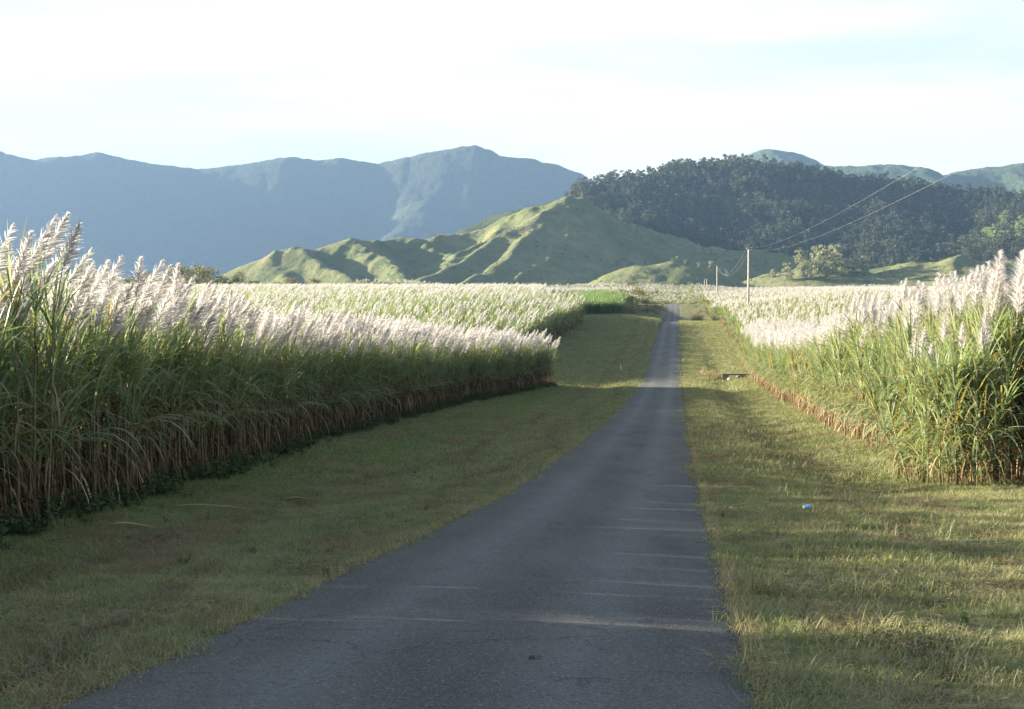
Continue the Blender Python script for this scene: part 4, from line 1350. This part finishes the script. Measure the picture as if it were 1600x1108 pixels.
# ------------------------------------------------------------------ power line
def pole(x, y, h, label, z=None, r=0.15, arms=((-0.34, 0.02), (0.34, -0.30))):
    z = float(H(x, y)) if z is None else z
    root = empty('power_pole', (x, y, z))
    b = Buf(); b.tube([(0, 0, -0.6), (0.01, 0, h * 0.5), (0, 0, h)], [r * 1.15, r, r * 0.78], 10, 0); b.build('post', [M_POLE], root, True)
    for dx, dz in arms:
        ins = Buf(); ins.tube([(dx, 0, h + dz), (dx, 0, h + dz + 0.10), (dx, 0, h + dz + 0.11), (dx, 0, h + dz + 0.2)], [0.05, 0.06, 0.035, 0.03], 8, 0)
        ins.build('insulator', [M_CERAMIC], root)
        br = Buf(); br.box((dx * 0.5, 0.0, h + dz - 0.03), (abs(dx) + 0.1, 0.06, 0.06)); br.build('bracket', [M_POLE], root)
    tag(root, label, 'power pole')
    return [np.array([x + dx, y, z + h + dz + 0.2]) for dx, dz in arms]

def wire(name, a, b, sag, r, label):
    pts = []
    for t in np.linspace(0, 1, 40):
        p = a + (b - a) * t; p = p + np.array([0, 0, -4 * sag * t * (1 - t)]); pts.append(p)
    w = Buf(); w.tube(pts, [r] * 40, 5, 0)
    o = w.build(name, [M_WIRE], None, True)
    tag(o, label, 'power line')

p0x, p0y = 14.0, 32.0
A = pole(p0x, p0y, 5.6 - float(H(p0x, p0y)), 'near timber power pole standing in the right cane field, out to the right', arms=((-0.6, 0.0), (0.6, -0.3)))
d1 = 250; x1 = (1169 - CU) / FPX * d1; zt = (HORIZON - 389) / FPX * d1
B = pole(x1, d1, zt - float(H(x1, d1)), 'tall timber power pole rising from the white cane right of the road', r=0.17)
d2 = 520; x2 = (1120 - CU) / FPX * d2; zt = (HORIZON - 416) / FPX * d2
C = pole(x2, d2, zt - float(H(x2, d2)), 'second, more distant timber power pole right of the road', r=0.2)
d3 = 800; x3 = (1104 - CU) / FPX * d3; zt = (HORIZON - 436) / FPX * d3
D = pole(x3, d3, zt - float(H(x3, d3)), 'small distant power pole at the end of the road, right of its twin', r=0.22)
d4 = 900; x4 = (1100.5 - CU) / FPX * d4; zt = (HORIZON - 436) / FPX * d4
E = pole(x4, d4, zt - float(H(x4, d4)), 'smallest power pole at the end of the road, left of its twin', r=0.22)
wire('power_line', A[0], B[0], 1.32, 0.004, 'upper power wire rising to the right from the tall pole')
wire('power_line', A[1], B[1], 1.55, 0.004, 'lower power wire rising to the right from the tall pole')
wire('power_line', B[0], C[0], 4.0, 0.012, 'upper wire slung between the tall and the second power pole')
wire('power_line', B[1], C[1], 4.0, 0.012, 'lower wire slung between the tall and the second power pole')
d5 = 690; x5 = (600 - CU) / FPX * d5
b = Buf(); h5 = (HORIZON - 430) / FPX * d5 - float(H(x5, d5)); b.tube([(0, 0, -0.5), (0, 0, h5 * 0.5), (0, 0, h5)], [0.2, 0.17, 0.13], 8, 0)
o = b.build('timber_post', [M_POLE], None, True); o.location = (x5, d5, float(H(x5, d5)))
tag(o, 'thin pale timber post on the pale rise below the grassy hill', 'post')

# ------------------------------------------------------------------ small things on the verges
def drink_can(u, d, label):
    x, y = at_px(u, d)
    root = empty('drink_can', (x, y, float(H(x, y)) + 0.075), R(35))
    b = Buf()
    prof = [(-0.062, 0.024), (-0.058, 0.030), (-0.05, 0.033), (-0.01, 0.033), (0.01, 0.029), (0.03, 0.033), (0.05, 0.033), (0.058, 0.028), (0.062, 0.026)]
    b.tube([(s, 0, 0.004 * math.sin(s * 60)) for s, r_ in prof], [r_ for s, r_ in prof], 18, 0, cap=False)
    b.build('can_body', [mat_plain('blue_can', (0.22, 0.47, 0.72), 0.35, 0.5, 0.15, 30)], root, True)
    for s in (-0.061, 0.061):
        e = Buf(); e.tube([(s - 0.002, 0, 0), (s + 0.002, 0, 0)], [0.025, 0.025], 18, 0)
        e.build('can_end', [mat_plain('can_aluminium', (0.7, 0.72, 0.74), 0.3, 0.6, 0.05)], root)
    tag(root, label, 'drink can')
drink_can(1262, 23.0, 'dented light blue drink can lying on the right verge')

def straw(u, d, L, az, label, name='fallen_cane_leaf'):
    x, y = at_px(u, d)
    b = Buf(); c, s = math.cos(az), math.sin(az)
    pts = [np.array([(t - 0.5) * L * c + 0.05 * math.sin(5 * t) * s, (t - 0.5) * L * s, 0]) for t in np.linspace(0, 1, 7)]
    pts = [p + np.array([0, 0, float(H(x + p[0], y + p[1]) - H(x, y)) + 0.055 + 0.02 * math.sin(7 * i)]) for i, p in enumerate(pts)]
    b.tube(pts, [0.012, 0.017, 0.018, 0.018, 0.016, 0.012, 0.004], 5, 0)
    o = b.build(name, [M_STRAW], None, True); o.location = (x, y, float(H(x, y)))
    tag(o, label, 'dead leaf', 'fallen cane leaves on the left verge')
straw(205, 20.5, 0.7, 0.4, 'pale fallen cane leaf lying nearest the weeds at left')
straw(325, 24.5, 1.3, 0.2, 'long bent fallen cane leaf at the foot of the left cane')
straw(465, 27.5, 0.8, 0.7, 'short slanting fallen cane leaf on the left verge')
straw(500, 36.0, 1.3, 0.25, 'bright straight fallen cane stem at the foot of the left cane')
straw(775, 62.0, 1.2, 0.1, 'pale fallen leaf far along the left verge')
# a dead leaf on the asphalt
x, y = at_px(835, 9.05)
b = Buf()
for k in range(3):
    arc_leaf(b, (0, 0, 0.0), 0.5 + 1.7 * k, R(18), 0.055, 0.035, 0.8, 0, 3)
o = b.build('dead_leaf', [mat_plain('dark_dead_leaf', (0.06, 0.03, 0.02), 0.8, 0.2)], None, True); o.location = (x, y, float(z_road(y)) + 0.045)
tag(o, 'small dark curled leaf lying on the asphalt in the foreground', 'dead leaf')

# ------------------------------------------------------------------ air
hb = Buf(); hb.box((-300, 3050, 345), (7600, 6900, 750))
ht = NT('haze_air')
pv = ht.N.new('ShaderNodeVolumePrincipled')
pv.inputs['Color'].default_value = (0.17, 0.275, 0.44, 1)
pv.inputs['Density'].default_value = 0.0001
pv.inputs['Anisotropy'].default_value = 0.2
ht.L.new(pv.outputs[0], ht.out.inputs['Volume'])
hz = hb.build('haze', [ht.mat])
tag(hz, 'thin blue haze lying over the valley and the far ranges', 'haze', kind='stuff')
